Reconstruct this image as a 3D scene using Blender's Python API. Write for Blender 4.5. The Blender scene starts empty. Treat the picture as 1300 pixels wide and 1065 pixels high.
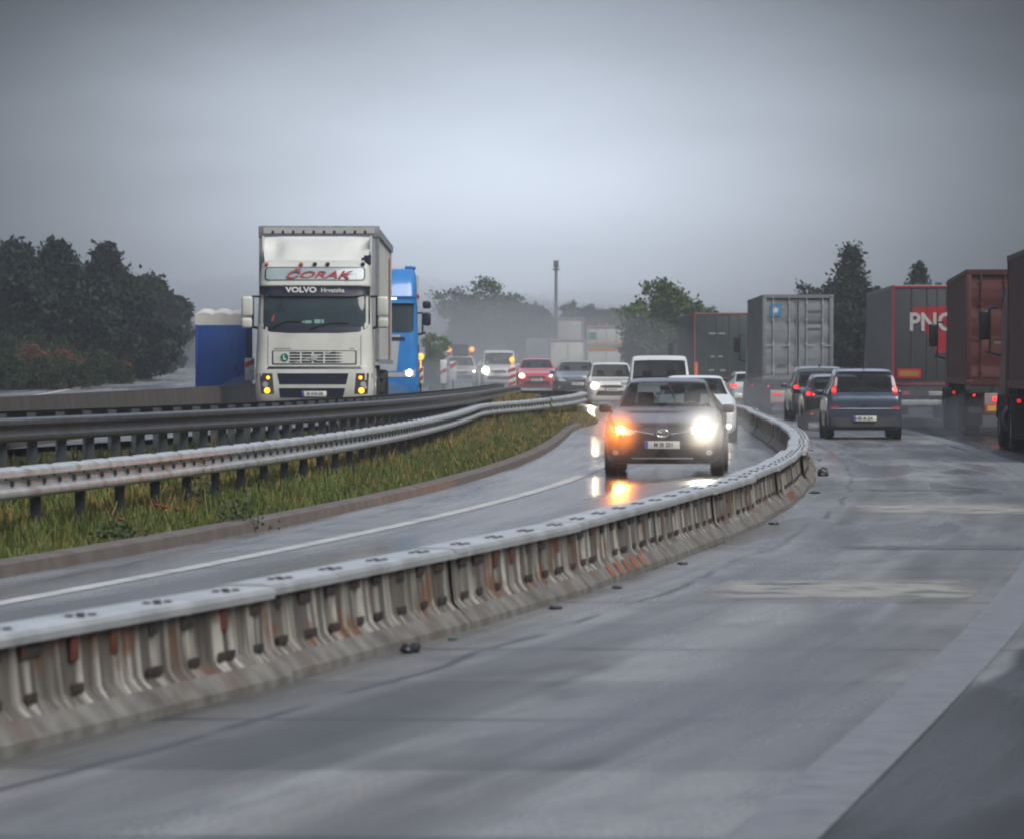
import bpy, bmesh, math, random
import numpy as np
from mathutils import Vector, Matrix
from mathutils.bvhtree import BVHTree
R = math.radians
random.seed(7); rng = np.random.default_rng(7)
SC = bpy.context.scene
COL = SC.collection
F, CX, HY, CH = 5500.0, 650.0, 467.0, 1.62      # lens in photo pixels, centre column, horizon row, eye height


def at(x, y, d):
    return ((x - CX) * d / F, d, CH - (y - HY) * d / F)


def pchip(pts):
    xs = np.array([p[0] for p in pts], float); ys = np.array([p[1] for p in pts], float)
    h = np.diff(xs); dl = np.diff(ys) / h
    m = np.zeros(len(xs)); m[0] = dl[0]; m[-1] = dl[-1]
    for i in range(1, len(xs) - 1):
        if dl[i - 1] * dl[i] > 0:
            w1 = 2 * h[i] + h[i - 1]; w2 = h[i] + 2 * h[i - 1]
            m[i] = (w1 + w2) / (w1 / dl[i - 1] + w2 / dl[i])

    def f(x):
        x = min(max(x, xs[0]), xs[-1])
        i = int(min(max(np.searchsorted(xs, x) - 1, 0), len(h) - 1))
        t = (x - xs[i]) / h[i]
        return float((2*t**3-3*t**2+1)*ys[i] + (t**3-2*t*t+t)*h[i]*m[i] + (-2*t**3+3*t*t)*ys[i+1] + (t**3-t*t)*h[i]*m[i+1])
    return f


def sstep(a, b, x):
    t = min(max((x - a) / (b - a), 0), 1)
    return t * t * (3 - 2 * t)


# ---------------------------------------------------------------- the lines of the road
_c = [8.76553537e-06, -2.78867270e-03, 3.23891130e-01, -7.21126909e+00]
_pts = [(d, float(np.polyval(_c, d))) for d in range(0, 111, 5)] + [(122, 6.85), (134, 7.02), (150, 7.1), (170, 7.0), (200, 6.4), (260, 3.9), (400, -7), (900, -85)]
BL = pchip(_pts)                                   # mobile barrier line
NEAR = lambda d: BL(d) - 7.15                       # near guardrail
REAR = pchip([(0, -16), (30, -10.2), (53, -6.25), (62, -4.75), (73.4, -3.3), (89, -2.0), (109.5, -1.05), (128, -.3), (150, .55), (180, 1.6), (220, 2.2)])
HI = pchip([(0, -17), (30, -11.1), (53, -6.9), (73.4, -3.9), (89, -2.55), (109.5, -1.5), (130, -.6), (158, .3), (185, 1.6), (220, 0.5), (300, -4), (900, -95)])
LO = pchip([(0, -12.3), (48.4, -4.2), (67.2, -2.6), (100, .2), (130, 2.6), (158, 5.2), (185, 6.6), (220, 6), (300, 2.5), (900, -85)])


def H(x, d):
    """height of the land: the far carriageway lies higher than ours"""
    w = sstep(106, 126, d); za = zb = 0.0
    if w < 1:
        n, r = BL(d)-7.0, REAR(d); n = max(n, r+.35)
        za = -.12*sstep(BL(d)-4.9, BL(d)-6.4, x) + .30*sstep(n, r+.05, x) + .39*sstep(r-.1, r-.6, x)
    if w > 0:
        zb = .57*sstep(LO(d), HI(d), x)
    return za*(1-w) + zb*w + pchip_up(d)*sstep(-6.6, -13.5, x)


pchip_up = pchip([(0, 0), (95, 0), (150, .16), (200, .55), (260, .85), (400, 1.0), (900, 1.0)])


def slope(d):
    return (BL(d + 1) - BL(d - 1)) / 2


# ---------------------------------------------------------------- materials
MATS = {}


def mat(name, col, rough=.5, metal=0, var=.12, scale=8.0, bump=0.0, coat=0, spec=.5, dirt=None, dscale=3.0, stretch=(1, 1, 1)):
    if name in MATS: return MATS[name]
    m = bpy.data.materials.new(name); m.use_nodes = True
    nt = m.node_tree; b = nt.nodes['Principled BSDF']
    b.inputs['Roughness'].default_value = rough; b.inputs['Metallic'].default_value = metal
    b.inputs['Coat Weight'].default_value = coat; b.inputs['Coat Roughness'].default_value = .06
    b.inputs['Specular IOR Level'].default_value = spec
    tc = nt.nodes.new('ShaderNodeTexCoord'); mp = nt.nodes.new('ShaderNodeMapping')
    mp.inputs['Scale'].default_value = stretch
    nt.links.new(tc.outputs['Object'], mp.inputs['Vector'])
    n = nt.nodes.new('ShaderNodeTexNoise'); n.inputs['Scale'].default_value = scale; n.inputs['Detail'].default_value = 5
    nt.links.new(mp.outputs[0], n.inputs['Vector'])
    r = nt.nodes.new('ShaderNodeMapRange'); r.inputs[1].default_value = .3; r.inputs[2].default_value = .7
    r.inputs[3].default_value = 1 - var; r.inputs[4].default_value = 1 + var
    nt.links.new(n.outputs['Fac'], r.inputs[0])
    mx = nt.nodes.new('ShaderNodeMix'); mx.data_type = 'RGBA'; mx.blend_type = 'MULTIPLY'; mx.inputs[0].default_value = 1
    mx.inputs[6].default_value = (*col, 1); nt.links.new(r.outputs[0], mx.inputs[7])
    out = mx.outputs[2]
    if dirt:
        n2 = nt.nodes.new('ShaderNodeTexNoise'); n2.inputs['Scale'].default_value = dscale; n2.inputs['Detail'].default_value = 7
        nt.links.new(mp.outputs[0], n2.inputs['Vector'])
        r2 = nt.nodes.new('ShaderNodeMapRange'); r2.inputs[1].default_value = .5; r2.inputs[2].default_value = .72
        r2.inputs[3].default_value = 0; r2.inputs[4].default_value = .75; nt.links.new(n2.outputs['Fac'], r2.inputs[0])
        m2 = nt.nodes.new('ShaderNodeMix'); m2.data_type = 'RGBA'; nt.links.new(r2.outputs[0], m2.inputs[0])
        nt.links.new(out, m2.inputs[6]); m2.inputs[7].default_value = (*dirt, 1); out = m2.outputs[2]
    nt.links.new(out, b.inputs['Base Color'])
    if bump:
        bp = nt.nodes.new('ShaderNodeBump'); bp.inputs['Strength'].default_value = bump; bp.inputs['Distance'].default_value = .02
        nt.links.new(n.outputs['Fac'], bp.inputs['Height']); nt.links.new(bp.outputs[0], b.inputs['Normal'])
    MATS[name] = m
    return m


def glow(name, col, strength):
    if name in MATS: return MATS[name]
    m = mat(name, col, .3, var=.02); b = m.node_tree.nodes['Principled BSDF']
    b.inputs['Emission Color'].default_value = (*col, 1); b.inputs['Emission Strength'].default_value = strength
    return m


def glass(name, col=(.55, .62, .62), see=.6):
    if name in MATS: return MATS[name]
    m = bpy.data.materials.new(name); m.use_nodes = True; nt = m.node_tree
    b = nt.nodes['Principled BSDF']; b.inputs['Base Color'].default_value = (.01, .014, .016, 1)
    b.inputs['Roughness'].default_value = .04
    n = nt.nodes.new('ShaderNodeTexNoise'); n.inputs['Scale'].default_value = 30; n.inputs['Detail'].default_value = 3
    r = nt.nodes.new('ShaderNodeMapRange'); r.inputs[3].default_value = .03; r.inputs[4].default_value = .16
    nt.links.new(n.outputs['Fac'], r.inputs[0]); nt.links.new(r.outputs[0], b.inputs['Roughness'])
    t = nt.nodes.new('ShaderNodeBsdfTransparent'); t.inputs[0].default_value = (*col, 1)
    mx = nt.nodes.new('ShaderNodeMixShader'); mx.inputs[0].default_value = see
    nt.links.new(b.outputs[0], mx.inputs[1]); nt.links.new(t.outputs[0], mx.inputs[2])
    nt.links.new(mx.outputs[0], nt.nodes['Material Output'].inputs['Surface'])
    MATS[name] = m
    return m


# ---------------------------------------------------------------- meshes
class MB:
    def __init__(s): s.bm = bmesh.new(); s.mats = []

    def _mi(s, m):
        if m is None: return 0
        if m not in s.mats: s.mats.append(m)
        return s.mats.index(m)

    def add(s, verts, faces, m=None, smooth=False):
        vs = [s.bm.verts.new(v) for v in verts]; i = s._mi(m); out = []
        for f in faces:
            try: fc = s.bm.faces.new([vs[k] for k in f])
            except ValueError: continue
            fc.material_index = i; fc.smooth = smooth; out.append(fc)
        return vs

    def box(s, c, d, m=None, bev=0.0, rot=None, seg=2):
        b2 = bmesh.new(); bmesh.ops.create_cube(b2, size=1)
        for v in b2.verts: v.co = Vector((v.co.x * d[0], v.co.y * d[1], v.co.z * d[2]))
        if bev: bmesh.ops.bevel(b2, geom=list(b2.edges), offset=min(bev, min(d) * .45), segments=seg, affect='EDGES', profile=.5)
        s.join(b2, m, Matrix.Translation(c) @ (rot.to_4x4() if rot else Matrix.Identity(4)), bool(bev)); return s

    def join(s, b2, m=None, M=None, smooth=False):
        b2.verts.index_update()
        vs = [(M @ v.co) if M else v.co for v in b2.verts]
        s.add(vs, [[v.index for v in f.verts] for f in b2.faces], m, smooth); b2.free()

    def cyl(s, p0, p1, r0, r1=None, n=12, m=None, cap=True):
        r1 = r0 if r1 is None else r1
        p0, p1 = Vector(p0), Vector(p1); ax = (p1 - p0).normalized()
        u = ax.orthogonal().normalized(); w = ax.cross(u); vs = []
        for p, r in ((p0, r0), (p1, r1)):
            vs += [p + (u * math.cos(2*math.pi*k/n) + w * math.sin(2*math.pi*k/n)) * r for k in range(n)]
        fs = [(k, (k+1) % n, n + (k+1) % n, n + k) for k in range(n)]
        if cap: fs += [tuple(range(n))[::-1], tuple(range(n, 2*n))]
        s.add(vs, fs, m, True); return s

    def lathe(s, prof, c, axis='X', n=24, m=None):
        vs = []; k = len(prof)
        for i in range(n):
            a = 2*math.pi*i/n; ca, sa = math.cos(a), math.sin(a)
            for (r, h) in prof:
                p = {'X': (h, r*ca, r*sa), 'Y': (r*ca, h, r*sa), 'Z': (r*ca, r*sa, h)}[axis]
                vs.append((c[0]+p[0], c[1]+p[1], c[2]+p[2]))
        fs = [(i*k+j, ((i+1) % n)*k+j, ((i+1) % n)*k+j+1, i*k+j+1) for i in range(n) for j in range(k-1)]
        s.add(vs, fs, m, True); return s

    def tube(s, pts, r, n=8, m=None):
        for a, b in zip(pts[:-1], pts[1:]): s.cyl(a, b, r, n=n, m=m)
        return s

    def rings(s, rings, m=None, closed=True, cap=True, smooth=True):
        k = len(rings[0]); vs = [p for r in rings for p in r]; fs = []
        for i in range(len(rings)-1):
            for j in range(k if closed else k-1):
                fs.append((i*k+j, i*k+(j+1) % k, (i+1)*k+(j+1) % k, (i+1)*k+j))
        if cap: fs += [tuple(range(k))[::-1], tuple(range((len(rings)-1)*k, len(rings)*k))]
        s.add(vs, fs, m, smooth); return s

    def each(s, name, m=None, parent=None):
        """one object per loose piece"""
        s.bm.verts.ensure_lookup_table(); seen = set(); out = []
        for v in s.bm.verts:
            if v in seen: continue
            st = [v]; seen.add(v); isl = []
            while st:
                q = st.pop(); isl.append(q)
                for e in q.link_edges:
                    w = e.other_vert(q)
                    if w not in seen: seen.add(w); st.append(w)
            ix = {q: i for i, q in enumerate(isl)}; fs = {f for q in isl for f in q.link_faces}
            p = MB(); mi = next(iter(fs)).material_index
            p.add([q.co.copy() for q in isl], [[ix[q] for q in f.verts] for f in fs], None, True)
            out.append(p.build(name, s.mats[mi] if s.mats else m, parent))
        s.bm.free(); return out

    def build(s, name, m=None, parent=None, loc=None, rotz=0, sharp=35, fix=True):
        if fix: bmesh.ops.recalc_face_normals(s.bm, faces=list(s.bm.faces))
        me = bpy.data.meshes.new(name); s.bm.to_mesh(me); s.bm.free()
        for x in (s.mats or [m]): me.materials.append(x)
        me.set_sharp_from_angle(angle=R(sharp))
        o = bpy.data.objects.new(name, me); COL.objects.link(o)
        if parent: o.parent = parent
        if loc: o.location = loc
        o.rotation_euler.z = rotz
        return o


def mesh_np(name, V, Fc, m, parent=None, smooth=False):
    me = bpy.data.meshes.new(name); n = len(V); k = Fc.shape[1]
    me.vertices.add(n); me.vertices.foreach_set('co', V.astype(np.float32).ravel())
    me.loops.add(Fc.size); me.loops.foreach_set('vertex_index', Fc.astype(np.int32).ravel())
    me.polygons.add(len(Fc)); me.polygons.foreach_set('loop_start', np.arange(0, Fc.size, k, dtype=np.int32))
    me.polygons.foreach_set('use_smooth', np.full(len(Fc), smooth))
    me.update(calc_edges=True); me.validate(); me.materials.append(m)
    o = bpy.data.objects.new(name, me); COL.objects.link(o)
    if parent: o.parent = parent
    return o


def thing(name, label, cat, loc=(0, 0, 0), rotz=0, group=None):
    o = bpy.data.objects.new(name, None); COL.objects.link(o); o.empty_display_size = .3
    o.location = loc; o.rotation_euler.z = rotz
    return tag(o, label, cat, group)


def tag(o, label, cat, group=None):
    o['label'] = label; o['category'] = cat
    if group: o['group'] = group
    return o


def struct(o): o['kind'] = 'structure'; return o
def stuff(o): o['kind'] = 'stuff'; return o


def copy_tree(o, parent=None):
    c = o.copy(); COL.objects.link(c)
    if parent: c.parent = parent
    for ch in list(o.children): copy_tree(ch, c)
    return c


def text(body, size, m, parent, loc, back=False, ext=.004, shear=0, sx=1.0, name='lettering', bold=0.0, align='CENTER'):
    cu = bpy.data.curves.new(name, 'FONT'); cu.body = body; cu.size = size; cu.extrude = ext; cu.shear = shear
    cu.align_x = align; cu.align_y = 'CENTER'; cu.offset = bold; cu.resolution_u = 3
    t = bpy.data.objects.new('tmp', cu); COL.objects.link(t)
    dg = bpy.context.evaluated_depsgraph_get(); me = bpy.data.meshes.new_from_object(t.evaluated_get(dg))
    bpy.data.objects.remove(t); bpy.data.curves.remove(cu)
    me.materials.clear(); me.materials.append(m)
    o = bpy.data.objects.new(name, me); COL.objects.link(o); o.parent = parent; o.location = loc
    o.rotation_euler = (R(90), 0, R(180) if back else 0); o.scale = (sx, 1, 1)
    return o


def patch(bvh, poly, off=.006, thick=.02, back=False, step=.08, L=0, side=0):
    """a panel whose outline (x, z) is laid onto the body from the front (or the back, or a side)"""
    b = bmesh.new()
    f = b.faces.new([b.verts.new((p[0], 0, p[1])) for p in poly])
    xs = [p[0] for p in poly]; zs = [p[1] for p in poly]
    for ax, lo, hi in ((0, min(xs), max(xs)), (2, min(zs), max(zs))):
        q = lo + step
        while q < hi - 1e-4:
            no = (1, 0, 0) if ax == 0 else (0, 0, 1)
            bmesh.ops.bisect_plane(b, geom=list(b.verts)+list(b.edges)+list(b.faces), plane_co=(q, 0, 0) if ax == 0 else (0, 0, q), plane_no=no)
            q += step
    lasty = None; miss = []
    for v in b.verts:
        if side:
            hit = bvh.ray_cast(Vector((side*5, v.co.x, v.co.z)), Vector((-side, 0, 0)))
            if hit[0]: v.co = Vector((hit[0].x + side*off, v.co.x, v.co.z)); lasty = v.co.x
            else: miss.append(v)
        else:
            s = 1 if back else -1
            hit = bvh.ray_cast(Vector((v.co.x, s*30, v.co.z)), Vector((0, -s, 0)))
            if hit[0]: v.co.y = hit[0].y + s*off; lasty = v.co.y
            else: miss.append(v)
    for v in miss:
        ok = [w for e in v.link_edges for w in [e.other_vert(v)] if w not in miss]
        if side: v.co = Vector((ok[0].co.x if ok else (lasty or 0), v.co.x, v.co.z))
        else: v.co.y = ok[0].co.y if ok else (lasty or 0)
    r = bmesh.ops.extrude_face_region(b, geom=list(b.faces))
    d = Vector((-side*thick, 0, 0)) if side else Vector((0, (-1 if back else 1)*thick, 0))
    for v in [g for g in r['geom'] if isinstance(g, bmesh.types.BMVert)]: v.co += d
    for fc in b.faces: fc.smooth = True
    m = MB(); m.bm.free(); m.bm = b
    return m


def rpoly(x0, x1, z0, z1, r=.04, n=3):
    r = min(r, (x1-x0)*.49, (z1-z0)*.49); out = []
    for (cx, cz, a0) in ((x1-r, z1-r, 0), (x0+r, z1-r, 90), (x0+r, z0+r, 180), (x1-r, z0+r, 270)):
        for k in range(n+1):
            a = R(a0 + 90*k/n); out.append((cx+r*math.cos(a), cz+r*math.sin(a)))
    return out


def mirror(poly): return [(-x, z) for x, z in poly][::-1]
# ================================================================ vehicles
TYRE = mat('tyre rubber', (.018, .018, .019), .75, var=.3, scale=20, bump=.3)
RIM = mat('alloy rim', (.35, .36, .37), .35, .8)
BLACK = mat('black trim', (.014, .014, .015), .45, var=.3)
PLASTIC = mat('grey plastic', (.05, .05, .052), .6)
CHROME = mat('chrome', (.75, .75, .76), .12, 1.0, var=.05)
CABIN = mat('cabin cloth', (.03, .03, .032), .9)
CARGLASS = glass('car glass', (.62, .68, .68), .62)
DARKGLASS = glass('tinted glass', (.25, .28, .28), .35)
PLATE = mat('plate white', (.62, .62, .56), .4, var=.05)
EUBLUE = mat('plate blue band', (.02, .06, .35), .4)
INK = mat('plate ink', (.02, .02, .02), .5)
LENS = mat('clear lamp lens', (.45, .47, .48), .12, .2, coat=1)
REDLENS = mat('red lamp lens', (.35, .012, .012), .15, coat=1)
BRAKE = glow('brake light', (1, .02, .02), 2.2)
TAIL = glow('tail light', (.7, .02, .02), .6)
HEAD = glow('headlight', (1, .93, .80), 60)
HEADW = glow('warm headlight', (1, .80, .48), 7)
AMBER = glow('amber light', (1, .30, .02), 3.0)
AMBERHOT = glow('hot amber light', (1, .33, .05), 45)
LED = glow('bluish headlight', (.72, .74, 1), 40)


def wheel(parent, x, y, r, w=.2, spokes=5, rimmat=None, n=28, lo=False):
    s = 1 if x > 0 else -1
    m = MB(); h = w/2
    m.lathe([(r*.60, -h), (r*.9, -h), (r*.985, -h*.8), (r, -h*.4), (r, h*.4), (r*.985, h*.8), (r*.9, h), (r*.60, h)], (0, 0, 0), 'X', n)
    o = m.build('wheel', TYRE, parent, (x, y, r))
    q = MB(); xo = s*h*.8
    q.lathe([(r*.62, xo*1.1), (r*.60, xo), (r*.54, xo*.4), (r*.54, xo*.2)], (0, 0, 0), 'X', n)
    q.lathe([(0.001, xo), (r*.14, xo), (r*.15, xo*.5)], (0, 0, 0), 'X', 14)
    for k in range(spokes):
        a = 2*math.pi*k/spokes
        q.box((xo*.8, math.cos(a)*r*.34, math.sin(a)*r*.34), (.03, r*.52, r*.16), bev=.01, rot=Matrix.Rotation(a, 3, 'X'))
    q.lathe([(r*.55, xo*.15), (.001, xo*.15)], (0, 0, 0), 'X', n, m=None)
    q.build('rim', rimmat or RIM, o)
    return o


def plate(parent, x, y, z, txt, back=False, w=.52):
    s = 1 if back else -1
    p = MB(); p.box((0, 0, 0), (w, .012, .112), bev=.008); o = p.build('number_plate', PLATE, parent, (x, y, z))
    b = MB(); b.box((0, 0, 0), (.042, .004, .104)); b.build('country_band', EUBLUE, o, ((w/2-.025)*(1 if back else -1), s*.0075, 0))
    text(txt, .095, INK, o, (-.02*s*-1 if back else .02, s*.0068, -.002), back, .002, sx=.85, bold=.002)
    return o


def car_body(L, P):
    top, bot, belt, wid, rat = (pchip(P[k]) for k in ('top', 'bot', 'belt', 'wid', 'rat'))
    ys = [0.0]; y = 0.0
    while y < L:
        st = .07
        while st > .006 and abs(top(min(y+st, L)) - top(y)) > .045: st *= .8
        while st > .006 and abs(wid(min(y+st, L)) - wid(y)) > .04: st *= .8
        y = min(y+st, L); ys.append(y)
    rings = []
    for y in ys:
        t, b, w, k = top(y), bot(y), wid(y), rat(y)
        be = min(belt(y), t-.03); wt = w*k; we = w*.965
        cr = P.get('crown', .06)*min(1, max(.25, (t-be)/.3))
        te = t - cr
        te = max(te, be+.01)
        half = [(0, b), (w*.55, b), (w*.86, b+.005), (w*.965, b+.06), (w*.995, b+.16), (w, (b+be)/2), (w*.997, be-.14 if be-.14 > b+.2 else (b+be)/2+.02), (w*.985, be-.05), (we, be)]
        for q in (.2, .4, .6, .8): half.append((we+(wt-we)*(q+.10*math.sin(math.pi*q)), be+(te-be)*q))
        half += [(wt, te), (wt*.975, te+cr*.45), (wt*.91, te+cr*.72), (wt*.78, te+cr*.87), (wt*.5, te+cr*.97), (wt*.25, te+cr*.995), (0, t)]
        ring = [(x, y, z) for x, z in half] + [(-x, y, z) for x, z in half[-2:0:-1]]
        rings.append(ring)
    return ys, rings, len(half)


def make_car(name, label, cat, L, P, paint, loc, rotz, group=None, wheels=None, wr=.31, see=True, rimmat=None, inside=True, roofmat=None):
    t = thing(name, label, cat, loc, rotz, group)
    ys, rings, nh = car_body(L, P)
    k = len(rings[0])
    vs = [p for r in rings for p in r]
    wsA, wsB = P['ws']; rwA, rwB = P['rw']; sides = P['side']
    groups = {'body': []}
    def put(g, f): groups.setdefault(g, []).append(f)
    for i in range(len(ys)-1):
        ym = (ys[i]+ys[i+1])/2
        for j in range(k):
            f = (i*k+j, i*k+(j+1) % k, (i+1)*k+(j+1) % k, (i+1)*k+j)
            jj = j if j < nh-1 else k-1-j       # mirrored segment index
            g = 'body'
            if jj >= 15:
                if wsA < ym < wsB: g = 'windscreen'
                elif rwA < ym < rwB: g = 'rear_window'
            if 9 <= jj <= 11:
                for q, (a, b) in enumerate(sides):
                    if a < ym < b: g = 'side_window%d%s' % (q, 'a' if j < nh-1 else 'b')
            put(g, f)
    groups['body'] += [tuple(range(k))[::-1], tuple(range((len(rings)-1)*k, len(rings)*k))]
    full = bmesh.new(); fv = [full.verts.new(v) for v in vs]
    for g in groups.values():
        for f in g:
            try: full.faces.new([fv[q] for q in f])
            except ValueError: pass
    bvh = BVHTree.FromBMesh(full); full.free()
    gl = CARGLASS if see else DARKGLASS
    for g, fs in groups.items():
        m = MB(); used = sorted({q for f in fs for q in f}); ix = {q: n for n, q in enumerate(used)}
        m.add([vs[q] for q in used], [[ix[q] for q in f] for f in fs], None, True)
        if g == 'body' and roofmat:
            pass
        m.build(g if g == 'body' else ('side_window' if g.startswith('side') else g), paint if g == 'body' else gl, t, sharp=50)
    W = max(p[0] for p in vs)
    wy = wheels or (.82, L-.75)
    for y in wy:
        for s in (1, -1):
            wheel(t, s*(W-.085), y, wr, .2, rimmat=rimmat)
            a = MB(); a.lathe([(wr*1.16, 0), (wr*1.13, .018*s), (wr*.7, .012*s)], (0, 0, 0), 'X', 28)
            a.build('wheel_arch', BLACK, t, (s*(W-.012), y, wr+.01))
    if inside:
        zf = P['seat'] if 'seat' in P else .45
        m = MB(); m.box((0, wsA+.35, zf+.36), (W*1.55, .5, .22), bev=.06); m.build('dashboard', CABIN, t)
        for s in (1, -1):
            m = MB(); y0 = wsA+1.15
            m.box((0, 0, zf), (.48, .5, .16), bev=.05); m.box((0, .3, zf+.32), (.46, .16, .6), bev=.06)
            m.box((0, .33, zf+.70), (.26, .1, .18), bev=.04); m.build('seat', CABIN, t, (s*.36, y0, 0))
        m = MB(); m.box((0, wsA+2.15, zf+.28), (W*1.45, .16, .5), bev=.06); m.build('rear_bench', CABIN, t)
        m = MB(); m.lathe([(.175, -.012), (.19, 0), (.175, .012), (.165, 0), (.175, -.012)], (0, 0, 0), 'Y', 20); m.box((0, .0, 0), (.34, .02, .04))
        m.build('steering_wheel', BLACK, t, (.36, wsA+.72, zf+.47))
    # wing mirrors
    for s in (1, -1):
        m = MB(); ym = wsA+.42; zm = P['belt'][len(P['belt'])//2][1]+.07
        m.box((s*(W+.06), ym, zm), (.19, .1, .13), bev=.045, seg=3); m.cyl((s*(W-.08), ym+.02, zm-.05), (s*(W+.02), ym, zm-.03), .025)
        m.build('wing_mirror', P.get('mirror', paint), t)
    return t, bvh, W


def put_patch(t, bvh, name, poly, m, off=.006, thick=.02, back=False, step=.08, parent=None):
    return patch(bvh, poly, off, thick, back, step).build(name, m, parent or t, fix=True)


HATCH = dict(top=[(0, .60), (.03, .70), (.10, .77), (.30, .83), (.7, .92), (1.05, .985), (1.2, 1.03), (1.95, 1.40), (2.3, 1.465), (3.2, 1.455), (3.75, 1.38), (4.0, 1.18), (4.17, .98), (4.25, .85), (4.28, .6)],
             bot=[(0, .30), (.06, .20), (.5, .18), (3.6, .2), (4.15, .24), (4.28, .36)],
             belt=[(0, .55), (.3, .72), (1.0, .90), (1.5, .93), (3.6, 1.0), (4.28, .8)],
             wid=[(0, .66), (.04, .74), (.12, .80), (.35, .86), (.8, .88), (3.4, .88), (4.0, .83), (4.2, .76), (4.28, .66)],
             rat=[(0, .9), (1.0, .90), (1.2, .87), (1.95, .715), (2.3, .67), (3.2, .66), (3.75, .68), (4.15, .82), (4.28, .9)],
             ws=(1.22, 1.98), rw=(3.72, 4.12), side=[(1.75, 2.62), (2.72, 3.55)], crown=.07)
SALOON = dict(HATCH, top=[(0, .58), (.03, .68), (.10, .75), (.35, .82), (.9, .92), (1.2, .98), (1.4, 1.04), (2.1, 1.38), (2.5, 1.45), (3.5, 1.43), (4.2, 1.30), (4.5, 1.05), (4.62, .85), (4.66, .55)],
              bot=[(0, .30), (.06, .20), (.5, .18), (4.0, .2), (4.5, .24), (4.66, .36)],
              belt=[(0, .55), (.3, .72), (1.0, .88), (1.5, .92), (3.9, .98), (4.66, .8)],
              wid=[(0, .66), (.04, .76), (.12, .83), (.35, .88), (.8, .90), (3.7, .90), (4.4, .86), (4.58, .80), (4.66, .66)],
              rat=[(0, .9), (1.2, .90), (1.4, .87), (2.1, .71), (2.5, .68), (3.5, .66), (4.2, .70), (4.5, .84), (4.66, .9)],
              ws=(1.42, 2.15), rw=(4.05, 4.5), side=[(1.95, 2.8), (2.9, 3.85)])
SUV = dict(HATCH, top=[(0, .72), (.03, .84), (.10, .93), (.35, .99), (.9, 1.06), (1.15, 1.10), (1.3, 1.15), (1.95, 1.60), (2.3, 1.68), (3.5, 1.67), (4.0, 1.58), (4.3, 1.15), (4.42, .95), (4.46, .6)],
           bot=[(0, .38), (.06, .27), (.5, .24), (3.8, .26), (4.3, .30), (4.46, .42)],
           belt=[(0, .7), (.3, .84), (1.0, 1.0), (1.5, 1.04), (3.9, 1.08), (4.46, .9)],
           wid=[(0, .70), (.04, .78), (.12, .84), (.35, .89), (.8, .91), (3.5, .91), (4.2, .87), (4.38, .80), (4.46, .7)],
           rat=[(0, .9), (1.1, .91), (1.3, .88), (1.95, .755), (2.3, .72), (3.5, .71), (4.0, .74), (4.3, .85), (4.46, .9)],
           ws=(1.32, 1.98), rw=(3.95, 4.27), side=[(1.78, 2.66), (2.76, 3.75)], seat=.6)
MPV = dict(HATCH, top=[(0, .66), (.03, .76), (.10, .84), (.3, .92), (.75, 1.03), (.95, 1.10), (1.75, 1.52), (2.2, 1.61), (3.2, 1.60), (3.62, 1.555), (3.72, 1.50), (3.90, 1.06), (3.97, 1.0), (4.02, .90), (4.05, .62)],
           bot=[(0, .30), (.06, .20), (.5, .18), (3.4, .2), (3.95, .23), (4.05, .30)],
           belt=[(0, .6), (.3, .78), (.9, .93), (1.5, .97), (3.6, 1.04), (4.05, .85)],
           wid=[(0, .66), (.04, .74), (.12, .80), (.35, .84), (.8, .85), (3.3, .85), (3.8, .845), (3.97, .82), (4.05, .76)],
           rat=[(0, .9), (.9, .90), (1.1, .87), (1.75, .76), (2.2, .745), (3.2, .74), (3.65, .76), (3.95, .93), (4.05, .95)],
           ws=(.98, 1.76), rw=(3.70, 3.905), side=[(1.5, 2.4), (2.5, 3.45)], crown=.06)
VAN = dict(HATCH, top=[(0, .80), (.03, .92), (.10, 1.00), (.35, 1.08), (.75, 1.17), (.9, 1.22), (1.6, 1.80), (1.9, 1.93), (2.3, 1.97), (4.3, 1.95), (4.75, 1.90), (4.84, 1.3), (4.88, .7)],
           bot=[(0, .38), (.06, .25), (.5, .22), (4.2, .24), (4.8, .28), (4.88, .36)],
           belt=[(0, .74), (.3, .92), (.9, 1.08), (1.5, 1.12), (4.6, 1.14), (4.88, 1.0)],
           wid=[(0, .72), (.04, .81), (.12, .87), (.35, .92), (.8, .945), (4.4, .945), (4.75, .93), (4.88, .88)],
           rat=[(0, .9), (.8, .91), (1.0, .90), (1.6, .845), (2.0, .825), (4.4, .82), (4.75, .85), (4.88, .92)],
           ws=(.92, 1.66), rw=(4.76, 4.83), side=[(1.4, 2.2)], seat=.75, crown=.08)


def oncoming(d, xpx, ztop=None):
    x = (xpx-CX)*d/F
    return (x, d, H(x, d)), -math.atan(slope(d))


def leaving(d, xpx):
    """the rear bumper stands at depth d"""
    x = (xpx-CX)*d/F
    return x, d


def place_rear(t, L, x, d, hs=None):
    a = math.pi - math.atan(slope(d)*.8 if hs is None else hs)
    off = Matrix.Rotation(a, 3, 'Z') @ Vector((0, L, 0))
    t.location = (x-off.x, d-off.y, H(x, d)); t.rotation_euler.z = a


def spot(loc, aim, power, col, size=60, rad=.06, name='headlight_beam', parent=None):
    l = bpy.data.lights.new(name, 'SPOT'); l.energy = power; l.color = col; l.spot_size = R(size); l.spot_blend = .8; l.shadow_soft_size = rad
    o = bpy.data.objects.new(name, l); COL.objects.link(o); o.location = loc
    o.rotation_euler = (Vector(aim)-Vector(loc)).to_track_quat('-Z', 'Y').to_euler()
    if parent: o.parent = parent
    return o


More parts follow.
